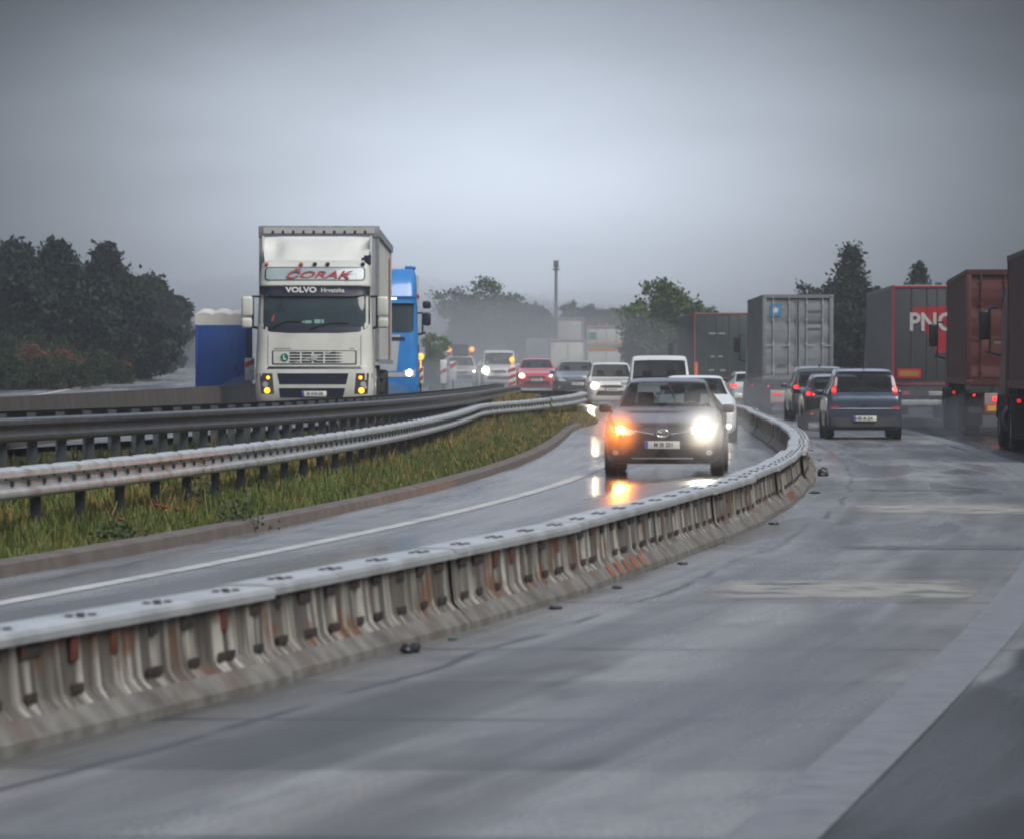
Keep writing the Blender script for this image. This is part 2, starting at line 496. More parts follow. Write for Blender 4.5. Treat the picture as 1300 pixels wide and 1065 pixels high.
def front_face(t, bvh, W, kind, lampL=None, lampR=None, grille=BLACK, platetxt=None, zl=.66, zg=.60, pw=.52, slim=.1):
    """lamps, grille, bumper intake and plate; lampL is the lamp on the photo's left"""
    hl = [(W*.50, zl-.045), (W*.93, zl+.03), (W*.95, zl+.03+slim), (W*.62, zl-.03+slim)]
    for s, m in ((1, lampR), (-1, lampL)):
        p = hl if s == 1 else mirror(hl)
        h = put_patch(t, bvh, 'headlight', p, LENS, .004)
        c = [(s*W*.74+.075*math.cos(2*math.pi*k/14), zl+.035+.055*math.sin(2*math.pi*k/14)) for k in range(14)]
        put_patch(t, bvh, 'bulb', c if s == 1 else c, m or CHROME, .014, .02, parent=h)
    put_patch(t, bvh, 'grille', [(-W*.5, zl-.02), (-W*.2, zl-.12), (W*.2, zl-.12), (W*.5, zl-.02), (W*.3, zl+.03), (-W*.3, zl+.03)], grille, .006)
    put_patch(t, bvh, 'air_intake', [(-W*.66, zg-.30), (W*.66, zg-.30), (W*.58, zg-.12), (-W*.58, zg-.12)], BLACK, .006)
    for s in (1, -1):
        c = [(s*W*.80+.05*math.cos(2*math.pi*k/12), zg-.21+.045*math.sin(2*math.pi*k/12)) for k in range(12)]
        put_patch(t, bvh, 'fog_light', c, LENS, .006)
    if platetxt: plate(t, 0, -.03, zg-.08, platetxt, w=pw)


def rear_face(t, bvh, L, W, lights, zb=.5, platez=.62, platetxt='', txt2=None, hatch_line=None):
    for poly, m in lights:
        for s in (1, -1):
            put_patch(t, bvh, 'tail_light', poly if s == 1 else mirror(poly), m, .012, .03, back=True, step=.06)
    plate(t, 0, L+.075, platez, platetxt, back=True)
    put_patch(t, bvh, 'bumper', rpoly(-W*.92, W*.92, zb-.16, zb+.03, .05), PLASTIC, .02, .04, back=True)
    m = MB(); m.cyl((0, L*.62, 0), (0, L*.62+.12, .22), .006, n=6)
    return
# ================================================================ lorries
WHITE = mat('white lorry paint', (.56, .56, .50), .35, var=.05, scale=2, coat=.4, dirt=(.42, .41, .36), dscale=1.2)
CREAM = mat('white fairing', (.66, .66, .60), .3, var=.04, scale=2, coat=.4)
BLUEP = mat('blue lorry paint', (.02, .19, .50), .3, var=.1, scale=2, coat=.6)
BLUED = mat('pale blue stripe', (.25, .45, .68), .35)
SCREEN = mat('lorry windscreen', (.018, .035, .04), .05, var=.3, scale=1.5, coat=.3)
NAVY = mat('dark blue trim', (.012, .016, .032), .35, var=.25)
TARP = mat('grey tarpaulin', (.42, .42, .40), .55, var=.08, scale=3, dirt=(.27, .26, .23), dscale=.8)
TARPF = mat('trailer headboard', (.30, .32, .34), .5, var=.08, scale=2)
CHASSIS = mat('chassis steel', (.025, .025, .027), .6, var=.3)
SIGNBOX = mat('sign box face', (.30, .37, .37), .15, var=.08, scale=2, coat=.3)
REDINK = mat('sign red', (.36, .03, .05), .4)
WHITEINK = mat('sign white', (.75, .75, .72), .4)
GREENL = mat('green badge', (.008, .13, .085), .35)
STEEL = mat('galvanised steel', (.52, .54, .55), .48, .5, var=.18, scale=6, dirt=(.22, .17, .12), dscale=3)
REFLY = mat('yellow reflector', (.75, .33, .03), .4)
REFLR = mat('red reflector', (.45, .02, .015), .35)
ORANGELAMP = mat('orange lamp lens', (.6, .12, .02), .2, coat=1)


def cab_rings(prof, bow=.07):
    out = []
    for (z, hw, yf, yb, r) in prof:
        pts = [(-hw, yb, z)]
        for k in range(7):
            a = R(180 + 90*k/6); pts.append((-hw+r+r*math.cos(a), yf+r+r*math.sin(a), z))
        for k in range(1, 8):
            u = -1+2*k/8; x = u*(hw-r); pts.append((x, yf-bow*(1-u*u), z))
        for k in range(7):
            a = R(270 + 90*k/6); pts.append((hw-r+r*math.cos(a), yf+r+r*math.sin(a), z))
        pts.append((hw, yb, z)); out.append(pts)
    return out


def truck_wheel(t, x, y, r=.5, w=.3, twin=False):
    s = 1 if x > 0 else -1
    wheel(t, x, y, r, w, spokes=8, rimmat=STEEL)


def lorry_cab(t, paint, prof, blue=False):
    m = MB(); m.rings(cab_rings(prof)); o = m.build('cab', paint, t, sharp=40)
    b = bmesh.new(); b.from_mesh(o.data); bvh = BVHTree.FromBMesh(b); b.free()
    return o, bvh


def mirror_arm(t, s, hw, z0, z1, y, house, big=.24, small=True):
    m = MB()
    m.box((s*(hw+.24), y, (z0+z1)/2+.10), (big, .14, (z1-z0)*.68), house, .05, seg=3)
    if small: m.box((s*(hw+.25), y, z0+.06), (big*.95, .13, .22), house, .05, seg=3)
    m.box((s*(hw+.12), y+.03, (z0+z1)/2), (.045, .08, (z1-z0)*1.02), NAVY, .015)
    m.cyl((s*(hw-.06), y+.06, z1), (s*(hw+.14), y+.03, z1), .025, m=NAVY)
    m.cyl((s*(hw-.1), y+.12, z0-.08), (s*(hw+.2), y+.02, z0), .03, m=NAVY)
    m.build('wing_mirror', None, t)


def tractor_gear(t, paint, y1=.0, axle=(1.45, 5.1), hw=1.25):
    m = MB()
    for s in (1, -1): m.box((s*.42, 3.2, .78), (.12, 5.6, .24))
    m.box((0, 2.9, .8), (.9, .3, .2)); m.cyl((-1.0, 3.2, .62), (-1.0, 4.3, .62), .3, n=16); m.cyl((1.0, 3.2, .62), (1.0, 4.3, .62), .3, n=16)
    m.build('chassis', CHASSIS, t)
    for y in axle:
        for s in (1, -1):
            truck_wheel(t, s*(hw-.17), y)
            f = MB(); pts = []
            for k in range(9):
                a = R(10+160*k/8); pts.append((math.cos(a)*.6, math.sin(a)*.6))
            f.rings([[(s*(hw-.34), y+p[0], .5+p[1]) for p in pts], [(s*hw, y+p[0], .5+p[1]) for p in pts]], closed=False, cap=False)
            f.build('mudguard', CHASSIS, t)


def trailer_gear(t, ya, yb, axles, hw=1.25, guard=True, blocks=True):
    m = MB()
    for s in (1, -1):
        m.box((s*.5, (ya+yb)/2, 1.02), (.14, yb-ya-.3, .22))
        if guard:
            for z in (.55, .85): m.box((s*(hw-.06), (ya+yb)/2-1.0, z), (.03, (yb-ya)*.42, .12))
        m.cyl((s*.75, ya+2.6, 1.0), (s*.75, ya+2.6, .25), .06); m.box((s*.75, ya+2.6, .22), (.26, .26, .04))
    m.build('chassis', CHASSIS, t)
    for y in axles:
        for s in (1, -1): truck_wheel(t, s*(hw-.2), y, .5, .36)


# ---------------------------------------------------------------- white curtain-side lorry, coming towards us
def white_lorry():
    d, a = 91.0, 0.0
    x = (399-CX)*d/F
    t = thing('articulated_lorry', 'white lorry with red lettering over its windscreen and a grey tarpaulin trailer', 'lorry', (x, d, .57), R(.35))
    prof = [(.32, 1.20, .10, 2.2, .22), (.42, 1.24, .03, 2.2, .24), (.62, 1.25, .0, 2.2, .25), (1.0, 1.25, .0, 2.2, .25), (1.08, 1.235, .03, 2.2, .25), (1.4, 1.23, .06, 2.2, .26), (1.8, 1.215, .11, 2.2, .28),
            (2.3, 1.20, .22, 2.2, .28), (2.74, 1.185, .34, 2.25, .28), (2.78, 1.19, .33, 2.25, .28), (2.9, 1.185, .35, 2.25, .28), (3.12, 1.16, .44, 2.28, .28), (3.22, 1.14, .52, 2.3, .26), (3.29, 1.09, .62, 2.3, .24), (3.32, .98, .78, 2.2, .2)]
    cab, bvh = lorry_cab(t, WHITE, prof)
    P = lambda n, poly, m, off=.006, th=.02, par=None, st=.1: put_patch(t, bvh, n, poly, m, off, th, step=st, parent=par)
    ws = [(-1.13, 2.02), (-1.06, 1.90), (-.9, 1.83), (-.5, 1.805), (.5, 1.805), (.9, 1.83), (1.06, 1.90), (1.13, 2.02), (1.12, 2.60), (-1.12, 2.60)]
    P('windscreen_surround', [(p[0]*1.03, p[1]-.03 if p[1] < 2.5 else 2.76) for p in ws], NAVY, .004)
    w = P('windscreen', [(p[0]*.955, 1.93+(p[1]-1.93)*.92 if p[1] > 1.93 else 1.91) for p in ws], SCREEN, .012)
    for (x0, x1, z0, z1) in ((-.35, -.22, 1.99, 2.03), (-.2, -.06, 1.98, 2.04), (0, .13, 1.98, 2.06), (.15, .20, 1.98, 2.06)):
        P('dashboard_plate', [(x0, z0), (x1, z0), (x1, z1), (x0, z1)], mat('pale plate', (.20, .33, .30), .4), .016, .006, w)
    P('cab_mirror', rpoly(-.80, -.60, 2.22, 2.36, .04), NAVY, .016, .02, w)
    P('pennant', [(-.92, 2.03), (-.86, 2.03), (-.83, 2.17), (-.88, 2.14)], mat('red cloth', (.3, .04, .03), .7), .016, .006, w)
    for x0, x1 in ((-.95, -.25), (-.1, .72)):
        m = MB(); pts = []
        for k in range(9):
            u = k/8; px = x0+(x1-x0)*u; pz = 1.86+.17*math.sin(min(1, u*1.15)*math.pi*.62)*(1 if x0 < -.5 else .8)
            h = bvh.ray_cast(Vector((px, -5, pz)), Vector((0, 1, 0))); pts.append((px, h[0].y-.035, pz))
        m.tube(pts, .013, 6); m.build('wiper', BLACK, t)
    vis = P('sun_visor', [(-1.16, 2.60), (-.8, 2.55), (.8, 2.55), (1.16, 2.60), (1.17, 2.765), (-1.17, 2.765)], NAVY, .09, .10)
    yv = bvh.ray_cast(Vector((0, -5, 2.69)), Vector((0, 1, 0)))[0].y-.10
    text('VOLVO', .155, WHITEINK, vis, (-.28, yv-.004, 2.68), sx=1.25, bold=.006, ext=.006)
    text('Hrvatska', .125, WHITEINK, vis, (.38, yv-.004, 2.672), sx=1.1, bold=.002, ext=.006)
    fr = P('sign_frame', rpoly(-1.06, 1.06, 2.885, 3.17, .07), NAVY, .02)
    sg = P('sign_panel', rpoly(-1.03, 1.03, 2.90, 3.15, .06), SIGNBOX, .03, .02, fr)
    ys = bvh.ray_cast(Vector((0, -5, 3.02)), Vector((0, 1, 0)))[0].y-.035
    l = text('ČORAK', .225, REDINK, fr, (.04, ys-.012, 2.995), sx=1.75, bold=.004, shear=.38, ext=.008)
    l.rotation_euler.x = R(90-15)
    P('sign_sill', rpoly(-1.13, 1.13, 2.785, 2.88, .03), CREAM, .012)
    for xx, m in ((-1.07, ORANGELAMP), (-.30, ORANGELAMP), (0, NAVY), (.28, NAVY), (1.05, NAVY)):
        q = MB(); q.box((0, 0, 0), (.085, .1, .07), bev=.025, seg=3); h = bvh.ray_cast(Vector((xx*.96, -5, 3.21)), Vector((0, 1, 0)))
        q.build('roof_lamp', m, t, (xx*.96, h[0].y-.02, 3.235))
    # nose: panel seams, grille, badge
    for s in (1, -1): P('panel_seam', [(s*.97, 1.10), (s*.985, 1.10), (s*.985, 1.74), (s*.97, 1.74)], mat('seam', (.12, .12, .11), .6), .003, .004)
    g = P('grille', rpoly(-.89, .89, 1.11, 1.41, .03), NAVY, .004)
    P('grille_panel', rpoly(-.86, .86, 1.135, 1.395, .02), WHITE, .010, .012, g)
    for r in range(4):
        zz = 1.355-r*.062
        for (x0, x1) in ((-.52, -.30), (-.26, -.05), (-.01, .19), (.23, .46)):
            P('grille_slot', [(x0, zz-.019), (x1, zz-.019), (x1, zz+.019), (x0, zz+.019)], NAVY, .013, .006, g)
        P('grille_slot', [(.47, zz+.019), (.47, zz-.019), (.60, zz)], NAVY, .013, .006, g)
    P('diagonal_strip', [(-.50, 1.135), (-.44, 1.135), (.44, 1.395), (.38, 1.395)], STEEL, .017, .01, g)
    P('emblem', rpoly(-.075, .065, 1.20, 1.31, .02), STEEL, .022, .02, g)
    bd = [(-.625+.088*math.cos(k*math.pi/12), 1.265+.088*math.sin(k*math.pi/12)) for k in range(24)]
    P('badge_rim', [(-.625+(p[0]+.625)*1.12, 1.265+(p[1]-1.265)*1.12) for p in bd], WHITEINK, .016, .01, g)
    b = P('badge', bd, GREENL, .022, .01, g)
    yb = bvh.ray_cast(Vector((-.625, -5, 1.265)), Vector((0, 1, 0)))[0].y-.024
    text('L', .13, WHITEINK, g, (-.625, yb-.004, 1.262), bold=.004)
    P('name_strip', [(-.86, 1.44), (-.50, 1.44), (-.50, 1.455), (-.86, 1.455)], mat('seam', (.12, .12, .11), .6), .004, .006)
    P('name_strip', [(.74, 1.44), (.84, 1.44), (.84, 1.455), (.74, 1.455)], mat('seam', (.12, .12, .11), .6), .004, .006)
    # bumper
    P('bumper_gap', [(-1.0, 1.02), (1.0, 1.02), (.96, 1.075), (-.96, 1.075)], NAVY, .006)
    P('bumper_intake', [(-.73, .70), (.67, .70), (.72, .93), (-.78, .93)], NAVY, .006)
    P('bumper_intake', [(-.72, .42), (.60, .42), (.65, .62), (-.74, .62)], NAVY, .006)
    for s in (1, -1):
        p = [(s*.84, .50), (s*1.12, .50), (s*1.15, .93), (s*.88, .93)]
        if s < 0: p = p[::-1]
        hl = P('headlight', p, mat('smoked lens', (.06, .065, .06), .15, coat=1), .006)
        for (cx, cz, rr, m) in ((.97, .84, .035, AMBER), (.99, .57, .06, AMBER), (1.03, .70, .06, LENS)):
            c = [(s*cx+rr*math.cos(k*math.pi/7), cz+rr*math.sin(k*math.pi/7)) for k in range(14)]
            P('lamp', c, m, .018, .02, hl, .2)
        P('side_marker', [(s*1.20, .83), (s*1.235, .83), (s*1.235, .93), (s*1.20, .93)][::s], REFLR, .006)
        mirror_arm(t, s, 1.19, 1.93, 2.55, .42, WHITE)
        m = MB(); m.box((s*1.17, 1.1, 2.3), (.03, .75, .62), bev=.01); m.build('side_window', SCREEN, t)
    plate(t, 0, -.085, .50, 'RI 418-GK')
    # roof fairing
    fp = []
    for k in range(7):
        u = k/6; z = 3.30+.56*math.sin(u*math.pi/2)**1.0*(.35+.65*u); fp.append((z, 1.08+.10*u, .80+1.15*u**1.4))
    m = MB(); rg = []
    for (z, hw, yf) in fp:
        rr = []
        for k in range(25):
            u = -1+2*k/24; e = abs(u)**4
            dip = .22*math.exp(-((abs(u)-.80)/.15)**2)*math.sin(min(1, (z-3.3)/.56)*math.pi)
            rr.append((u*hw, yf+.16*e*(1-.4*(z-3.3)/.5)+dip*1.4, z-.02*e))
        rg.append(rr)
    rg.append([(p[0], 2.3, p[2]) for p in rg[-1]])
    m.rings(rg, closed=False, cap=False); m.build('roof_fairing', CREAM, t, sharp=60)
    m = MB()
    for s in (1, -1): m.box((s*1.15, 1.85, 3.35), (.05, .85, 1.0), bev=.02); m.box((s*1.10, 2.35, 2.4), (.04, .5, 2.6), bev=.015)
    m.each('side_deflector', WHITE, t)
    m = MB(); m.cyl((.98, .78, 3.34), (1.16, .9, 3.42), .03); m.cyl((1.1, .75, 3.22), (1.1, .75, 3.42), .075, n=14); m.build('air_horn', NAVY, t)
    tractor_gear(t, WHITE)
    # trailer
    ya, yb = 2.75, 16.35
    m = MB(); m.box((0, (ya+yb)/2, 2.56), (2.53, yb-ya, 2.72), bev=.02)
    for k in range(30):
        for s in (1, -1): m.box((s*1.268, ya+.35+k*.455, 2.52), (.012, .025, 2.55))
    m.build('curtain', TARP, t)
    m = MB(); m.box((0, ya-.02, 2.58), (2.44, .03, 2.6)); m.build('headboard', TARPF, t)
    m = MB()
    m.box((0, ya-.03, 3.985), (2.62, .07, .25), mat('tarp hem', (.20, .21, .22), .55, var=.15), .02)
    m.box((0, ya-.07, 4.01), (2.40, .02, .13), TARP)
    for k in range(10): m.box((-1.0+k*.222, ya-.085, 3.98), (.05, .02, .06), NAVY, .012)
    for s in (1, -1): m.box((s*1.265, ya+.0, 2.6), (.07, .09, 2.8), mat('tarp hem', (.2, .21, .22), .55))
    m.build('roof_hem', None, t)
    m = MB()
    for s in (1, -1):
        m.box((s*1.285, (ya+yb)/2, 3.97), (.05, yb-ya, .16)); m.box((s*1.285, (ya+yb)/2, 1.18), (.05, yb-ya, .1))
    m.each('side_rail', TARPF, t)
    m = MB()
    for s in (1, -1): m.box((s*1.292, (ya+yb)/2+4, 2.45), (.006, 1.0, 2.5))
    m.each('side_stripe', mat('faded red', (.42, .25, .22), .6), t)
    trailer_gear(t, ya, yb, (11.5, 12.8, 14.1))
    return t


# ---------------------------------------------------------------- blue lorry behind it
def blue_lorry():
    d = 115.0; x = (531-CX)*d/F-1.20
    t = thing('articulated_lorry', 'bright blue lorry with orange roof beacon, half hidden behind the white lorry', 'lorry', (x, d, .57), R(1.9))
    prof = [(.32, 1.18, .10, 2.2, .2), (.42, 1.22, .03, 2.2, .22), (.7, 1.22, .0, 2.2, .22), (1.1, 1.21, .0, 2.2, .22), (1.9, 1.20, .06, 2.2, .24), (2.85, 1.17, .26, 2.25, .25), (2.95, 1.17, .20, 2.25, .25), (3.2, 1.165, .30, 2.28, .25), (3.5, 1.15, .50, 2.3, .25), (3.66, 1.10, .75, 2.3, .24), (3.70, 1.0, .95, 2.2, .2)]
    cab, bvh = lorry_cab(t, BLUEP, prof)
    P = lambda n, poly, m, off=.006, th=.02, par=None, st=.1: put_patch(t, bvh, n, poly, m, off, th, step=st, parent=par)
    P('windscreen', rpoly(-1.08, 1.08, 1.98, 2.78, .1), SCREEN, .008)
    P('sun_visor', rpoly(-1.14, 1.14, 2.76, 2.93, .04), BLUEP, .14, .14)
    P('visor_lamp', rpoly(.30, .62, 2.86, 2.90, .02), glow('visor lamp', (1, .9, .7), 4), .15, .02)
    P('grille', [(-.75, .95), (.62, .95), (.72, 1.92), (-.85, 1.92)], mat('silver grey panel', (.36, .39, .40), .4), .008)
    P('badge_bar', rpoly(.15, .85, 1.76, 1.86, .03), NAVY, .012)
    for k in range(4): P('grille_slot', [(-.6, 1.22+k*.13), (.40, 1.22+k*.13), (.44, 1.29+k*.13), (-.6, 1.29+k*.13)], NAVY, .012)
    P('bumper_step', rpoly(-1.05, 1.12, .80, .92, .03), mat('silver grey panel', (.36, .39, .40), .4), .01)
    for s in (1, -1):
        h = P('headlight', [(s*.72, .82), (s*1.1, .82), (s*1.14, 1.0), (s*.82, 1.0)][::s], LENS, .012)
        c = [(s*.96+.075*math.cos(k*math.pi/7), .91+.075*math.sin(k*math.pi/7)) for k in range(14)]
        P('lamp', c, LED, .022, .02, h, .2)
        mirror_arm(t, s, 1.2, 1.98, 2.5, .35, NAVY, .2, False)
        m = MB(); m.box((s*1.43, .3, 2.72), (.22, .2, .2), bev=.05, seg=3); m.build('wide_angle_mirror', NAVY, t)
        m = MB(); m.box((s*1.17, 1.0, 2.4), (.03, .8, .65), bev=.01); m.build('side_window', SCREEN, t)
        m = MB(); m.box((s*1.2, .95, 2.95), (.08, .05, .13), bev=.02); m.build('marker_lamp', REFLR, t)
        m = MB(); m.box((s*1.215, .75, 1.55), (.03, .7, .22), bev=.01); m.build('door_step', NAVY, t)
        for z, mm in ((1.15, AMBER), (1.0, REFLY)):
            m = MB(); m.box((s*1.235, .42, z), (.04, .07, .11), bev=.02); m.build('marker_lamp', mm if mm is not AMBER else ORANGELAMP, t)
    m = MB(); m.cyl((.42, .85, 3.62), (.42, .85, 3.84), .095, .085, n=16); m.build('roof_beacon', glow('beacon red', (1, .10, .05), .8), t)
    m = MB()
    for s in (1, -1): m.box((s*1.1, 2.0, 3.35), (.05, .7, .7), bev=.02); m.box((s*1.0, 1.35, 3.72), (.3, .8, .1), bev=.04)
    m.each('side_deflector', BLUEP, t)
    tractor_gear(t, BLUEP)
    m = MB(); m.box((0, 9.6, 2.35), (2.5, 13.4, 2.4), bev=.03); m.build('trailer_body', TARP, t)
    trailer_gear(t, 2.9, 16.3, (11.5, 12.8, 14.1))
    return t


# ---------------------------------------------------------------- containers and the lorries that carry them
def container(name, label, loc, rotz, paint, frame, length=12.19, h=2.6, W=2.44, group=None, extra=None, bars=STEEL):
    """rear doors at local y = 0 facing -y"""
    t = thing(name, label, 'container', loc, rotz, group)
    for s in (1, -1):
        m = MB(); n = int(length/.14); pts = []
        for k in range(n+1):
            y = .1+k*(length-.2)/n; dx = .036 if (k//2) % 2 else 0
            pts.append((s*(W/2-.01-dx), y))
        m.rings([[(p[0], p[1], z) for p in pts] for z in (.16, h-.1)], closed=False, cap=False, smooth=False)
        m.build('side_wall', paint, t)
    m = MB()
    for s in (1, -1):
        for y in (.07, length-.07): m.box((s*(W/2-.07), y, h/2), (.14, .14, h), bev=.012)
        for z in (.09, h-.06): m.box((s*(W/2-.04), length/2, z), (.08, length-.2, .16 if z < 1 else .1))
    for y in (.06, length-.06):
        m.box((0, y, .08), (W-.2, .12, .16)); m.box((0, y, h-.06), (W-.2, .12, .12))
    m.build('frame', frame, t)
    m = MB(); m.box((0, length/2, h-.03), (W-.1, length-.1, .04)); m.box((0, length-.12, h/2), (W-.2, .04, h-.2)); m.build('roof', frame, t)
    m = MB()
    for s in (1, -1):
        for y in (.08, length-.08):
            for z in (.06, h-.06): m.box((s*(W/2-.075), y, z), (.165, .17, .125), bev=.015)
    m.each('corner_casting', frame, t)
    for s in (1, -1):
        m = MB(); cx = s*W*.236; w = W*.45
        zs = np.linspace(.18, h-.16, 22); rg = []
        for i, z in enumerate(zs):
            y = .05 if (i//2) % 3 != 1 else .085
            rg.append([(cx-w/2, y, z), (cx+w/2, y, z)])
        m.rings(rg, closed=False, cap=False, smooth=False)
        m.box((cx-w/2+.02, .045, h/2), (.05, .03, h-.34)); m.box((cx+w/2-.02, .045, h/2), (.05, .03, h-.34))
        d = m.build('door', paint, t)
        for q in (-.24, .24):
            b = MB(); xx = cx+q*w*1.05
            b.cyl((xx, .015, .1), (xx, .015, h-.08), .019, n=8)
            for z in (.3, h*.42, h*.7, h-.3): b.box((xx, .02, z), (.09, .04, .07), bev=.01)
            b.box((xx+s*.12, .005, h*.40), (.30, .025, .035), bev=.006)
            b.build('locking_bar', bars, d)
        for z in (.35, h*.5, h-.4):
            b = MB(); b.box((s*(W/2-.06), .03, z), (.14, .05, .09), bev=.01); b.build('hinge', bars, d)
    return t


def container_lorry(label, d, xl, ztop, board='white', cabcol=None, group=None, plain=False, hs=.05):
    """chassis lorry seen from behind; its rear end stands at depth d, left edge of the load at photo column xl"""
    x = (xl-CX)*d/F+1.22
    t = thing('container_lorry', label, 'lorry', (0, 0, 0), 0, group)
    L = 16.2; place_rear(t, L, x, d, hs)
    cab = cabcol or mat('lorry cab red', (.07, .010, .009), .5)
    prof = [(.35, 1.12, .05, 2.2, .2), (.6, 1.14, 0, 2.2, .2), (1.2, 1.14, 0, 2.2, .22), (2.0, 1.13, .08, 2.2, .22), (2.9, 1.10, .28, 2.2, .22), (3.4, 1.02, .7, 2.2, .2)]
    lorry_cab(t, cab, prof)
    for s in (1, -1): mirror_arm(t, s, 1.24, 1.95, 2.85, .45, mat('black mirror', (.012, .012, .014), .4), .22, False)
    tractor_gear(t, cab)
    ya, yb = 3.4, L
    m = MB()
    for s in (1, -1):
        m.box((s*.5, (ya+yb)/2, 1.05), (.16, yb-ya, .26)); m.box((s*1.15, yb-.5, 1.16), (.12, .9, .12))
    for y in (ya+.3, 6.2, 9, 12, yb-.15): m.box((0, y, 1.12), (2.36, .16, .16))
    m.box((0, yb-.1, .62), (2.3, .1, .14))
    m.build('chassis', CHASSIS, t)
    for y in (yb-1.6, yb-2.9, yb-4.2):
        for s in (1, -1): truck_wheel(t, s*1.02, y, .5, .38)
    for s in (1, -1):
        m = MB(); m.box((s*1.0, yb-.85, .62), (.42, .02, .72)); m.build('mudflap', mat('mudflap', (.05, .05, .048), .7), t)
        m = MB(); m.box((s*1.02, yb+.02, .97), (.07, .05, .07), bev=.02); m.build('tail_light', TAIL, t)
    if board == 'red':     # low board of lamps under the load
        m = MB(); m.box((0, yb+.02, .78), (1.55, .03, .48), bev=.01); bd = m.build('lamp_board', mat('lamp board', (.28, .24, .22), .5, var=.25), t)
        for s in (1, -1):
            b = MB(); b.box((s*.50, yb+.05, .88), (.16, .03, .10), bev=.02); b.build('tail_light', BRAKE if not plain else TAIL, bd)
            b = MB(); b.box((s*.46, yb+.045, .665), (.60, .025, .19), REFLR, .01); b.box((s*.46, yb+.06, .665), (.5, .012, .12), REFLY); b.build('reflector', None, bd)
    else:
        m = MB(); m.box((0, yb+.02, .62), (1.9, .03, .46), bev=.01); bd = m.build('lamp_board', mat('pale lamp board', (.5, .48, .45), .5, var=.2), t)
        for s in (1, -1):
            b = MB(); b.box((s*.72, yb+.05, .70), (.36, .03, .10), bev=.02); b.build('tail_light', TAIL, bd)
        b = MB(); b.box((0, yb+.045, .42), (1.8, .02, .05)); b.build('reflector', REFLR, bd)
        p = plate(t, 0, yb+.06, .66, 'HB LX 27', True)
    for s in (1, -1):     # flap and lamp behind the drive wheels
        m = MB(); m.box((s*1.03, 6.0, .62), (.4, .02, .75)); m.build('mudflap', mat('pale mudflap', (.06, .06, .058), .7), t)
        m = MB(); m.box((s*1.12, 6.05, .98), (.08, .06, .07), bev=.02); m.build('tail_light', TAIL, t)
    a = t.rotation_euler.z; M = Matrix.Translation(t.location) @ Matrix.Rotation(a, 4, 'Z')
    return t, M @ Vector((0, L-.05, 1.21)), a+math.pi


def box_trailer_lorry(name, label, d, xl, W, hgt, body, rear, outline, cabcol, len_=13.6, decor=None, group=None, lamps=True, hs=.02):
    x = (xl-CX)*d/F+W/2
    t = thing(name, label, 'lorry', (0, 0, 0), 0, group); L = len_+2.9; place_rear(t, L, x, d, hs)
    prof = [(.35, 1.2, .05, 2.2, .2), (.6, 1.22, 0, 2.2, .2), (1.2, 1.22, 0, 2.2, .22), (2.0, 1.2, .08, 2.2, .22), (2.9, 1.16, .28, 2.2, .22), (3.6, 1.05, .7, 2.2, .2)]
    lorry_cab(t, cabcol, prof); tractor_gear(t, cabcol)
    for s in (1, -1): mirror_arm(t, s, 1.24, 1.95, 2.85, .45, mat('black mirror', (.012, .012, .014), .4), .22, False)
    ya = 2.9; z0 = 1.12
    m = MB(); m.box((0, (ya+L)/2, (z0+hgt)/2), (W, L-ya, hgt-z0), bev=.03)
    for k in range(24):
        for s in (1, -1): m.box((s*(W/2+.004), ya+.4+k*.55, (z0+hgt)/2), (.014, .03, hgt-z0-.2))
    m.build('trailer_body', body, t)
    m = MB(); m.box((0, L+.01, (z0+hgt)/2), (W-.12, .03, hgt-z0-.10), bev=.01); rd = m.build('rear_door', rear, t)
    m = MB(); m.box((0, L+.03, (z0+hgt)/2), (.02, .01, hgt-z0-.2)); m.build('door_gap', BLACK, rd)
    for s in (-.72, -.28, .28, .72):
        m = MB(); m.cyl((s, L+.04, z0+.1), (s, L+.04, hgt-.1), .014, n=6); m.build('locking_bar', mat('dark bar', (.10, .10, .10), .5, .5), rd)
    if outline:
        m = MB()
        for s in (1, -1): m.box((s*(W/2-.03), L+.035, (z0+hgt)/2), (.055, .03, hgt-z0))
        m.box((0, L+.035, hgt-.05), (W-.12, .03, .055)); m.box((0, L+.035, z0+.04), (W-.12, .03, .04))
        m.build('outline_strip', outline, t)
    m = MB(); m.box((0, L-.1, .62), (2.3, .1, .16), STEEL, .02); m.box((0, L-.2, .95), (2.3, .3, .25), CHASSIS); m.build('underrun_bar', None, t)
    if lamps:
        for s in (1, -1):
            m = MB(); m.box((s*.95, L, .88), (.3, .04, .1), bev=.02); m.build('tail_light', REDLENS, t)
        plate(t, 0, L+.02, .88, 'HH PZ 61', True)
    trailer_gear(t, ya, L, (L-5.2, L-3.9, L-2.6))
    for s in (1, -1):
        m = MB(); m.box((s*1.0, L-.45, .62), (.42, .02, .7)); m.build('mudflap', mat('mudflap', (.05, .05, .048), .7), t)
    return t, L
# ================================================================ ground, roads, markings
def sheet(name, ds, us, xf, zf, m, kind='structure', uv=None):
    V = []; UV = []
    for d in ds:
        for u in us:
            x = xf(u, d); V.append((x, d, zf(x, d))); UV.append((x-BL(d), d) if uv is None else uv(u, d, x))
    n = len(us); Fc = []
    for i in range(len(ds)-1):
        for j in range(n-1): Fc.append((i*n+j, i*n+j+1, (i+1)*n+j+1, (i+1)*n+j))
    me = bpy.data.meshes.new(name); me.from_pydata(V, [], Fc); me.update()
    ul = me.uv_layers.new(name='UVMap')
    for l in me.loops: ul.data[l.index].uv = UV[l.vertex_index]
    me.polygons.foreach_set('use_smooth', [True]*len(me.polygons)); me.materials.append(m)
    o = bpy.data.objects.new(name, me); COL.objects.link(o); o['kind'] = kind
    return o


def N(nt, t, **k):
    n = nt.nodes.new(t)
    for a, v in k.items():
        if a.startswith('i_'):
            n.inputs[int(a[2:])].default_value = v
        else: setattr(n, a, v)
    return n


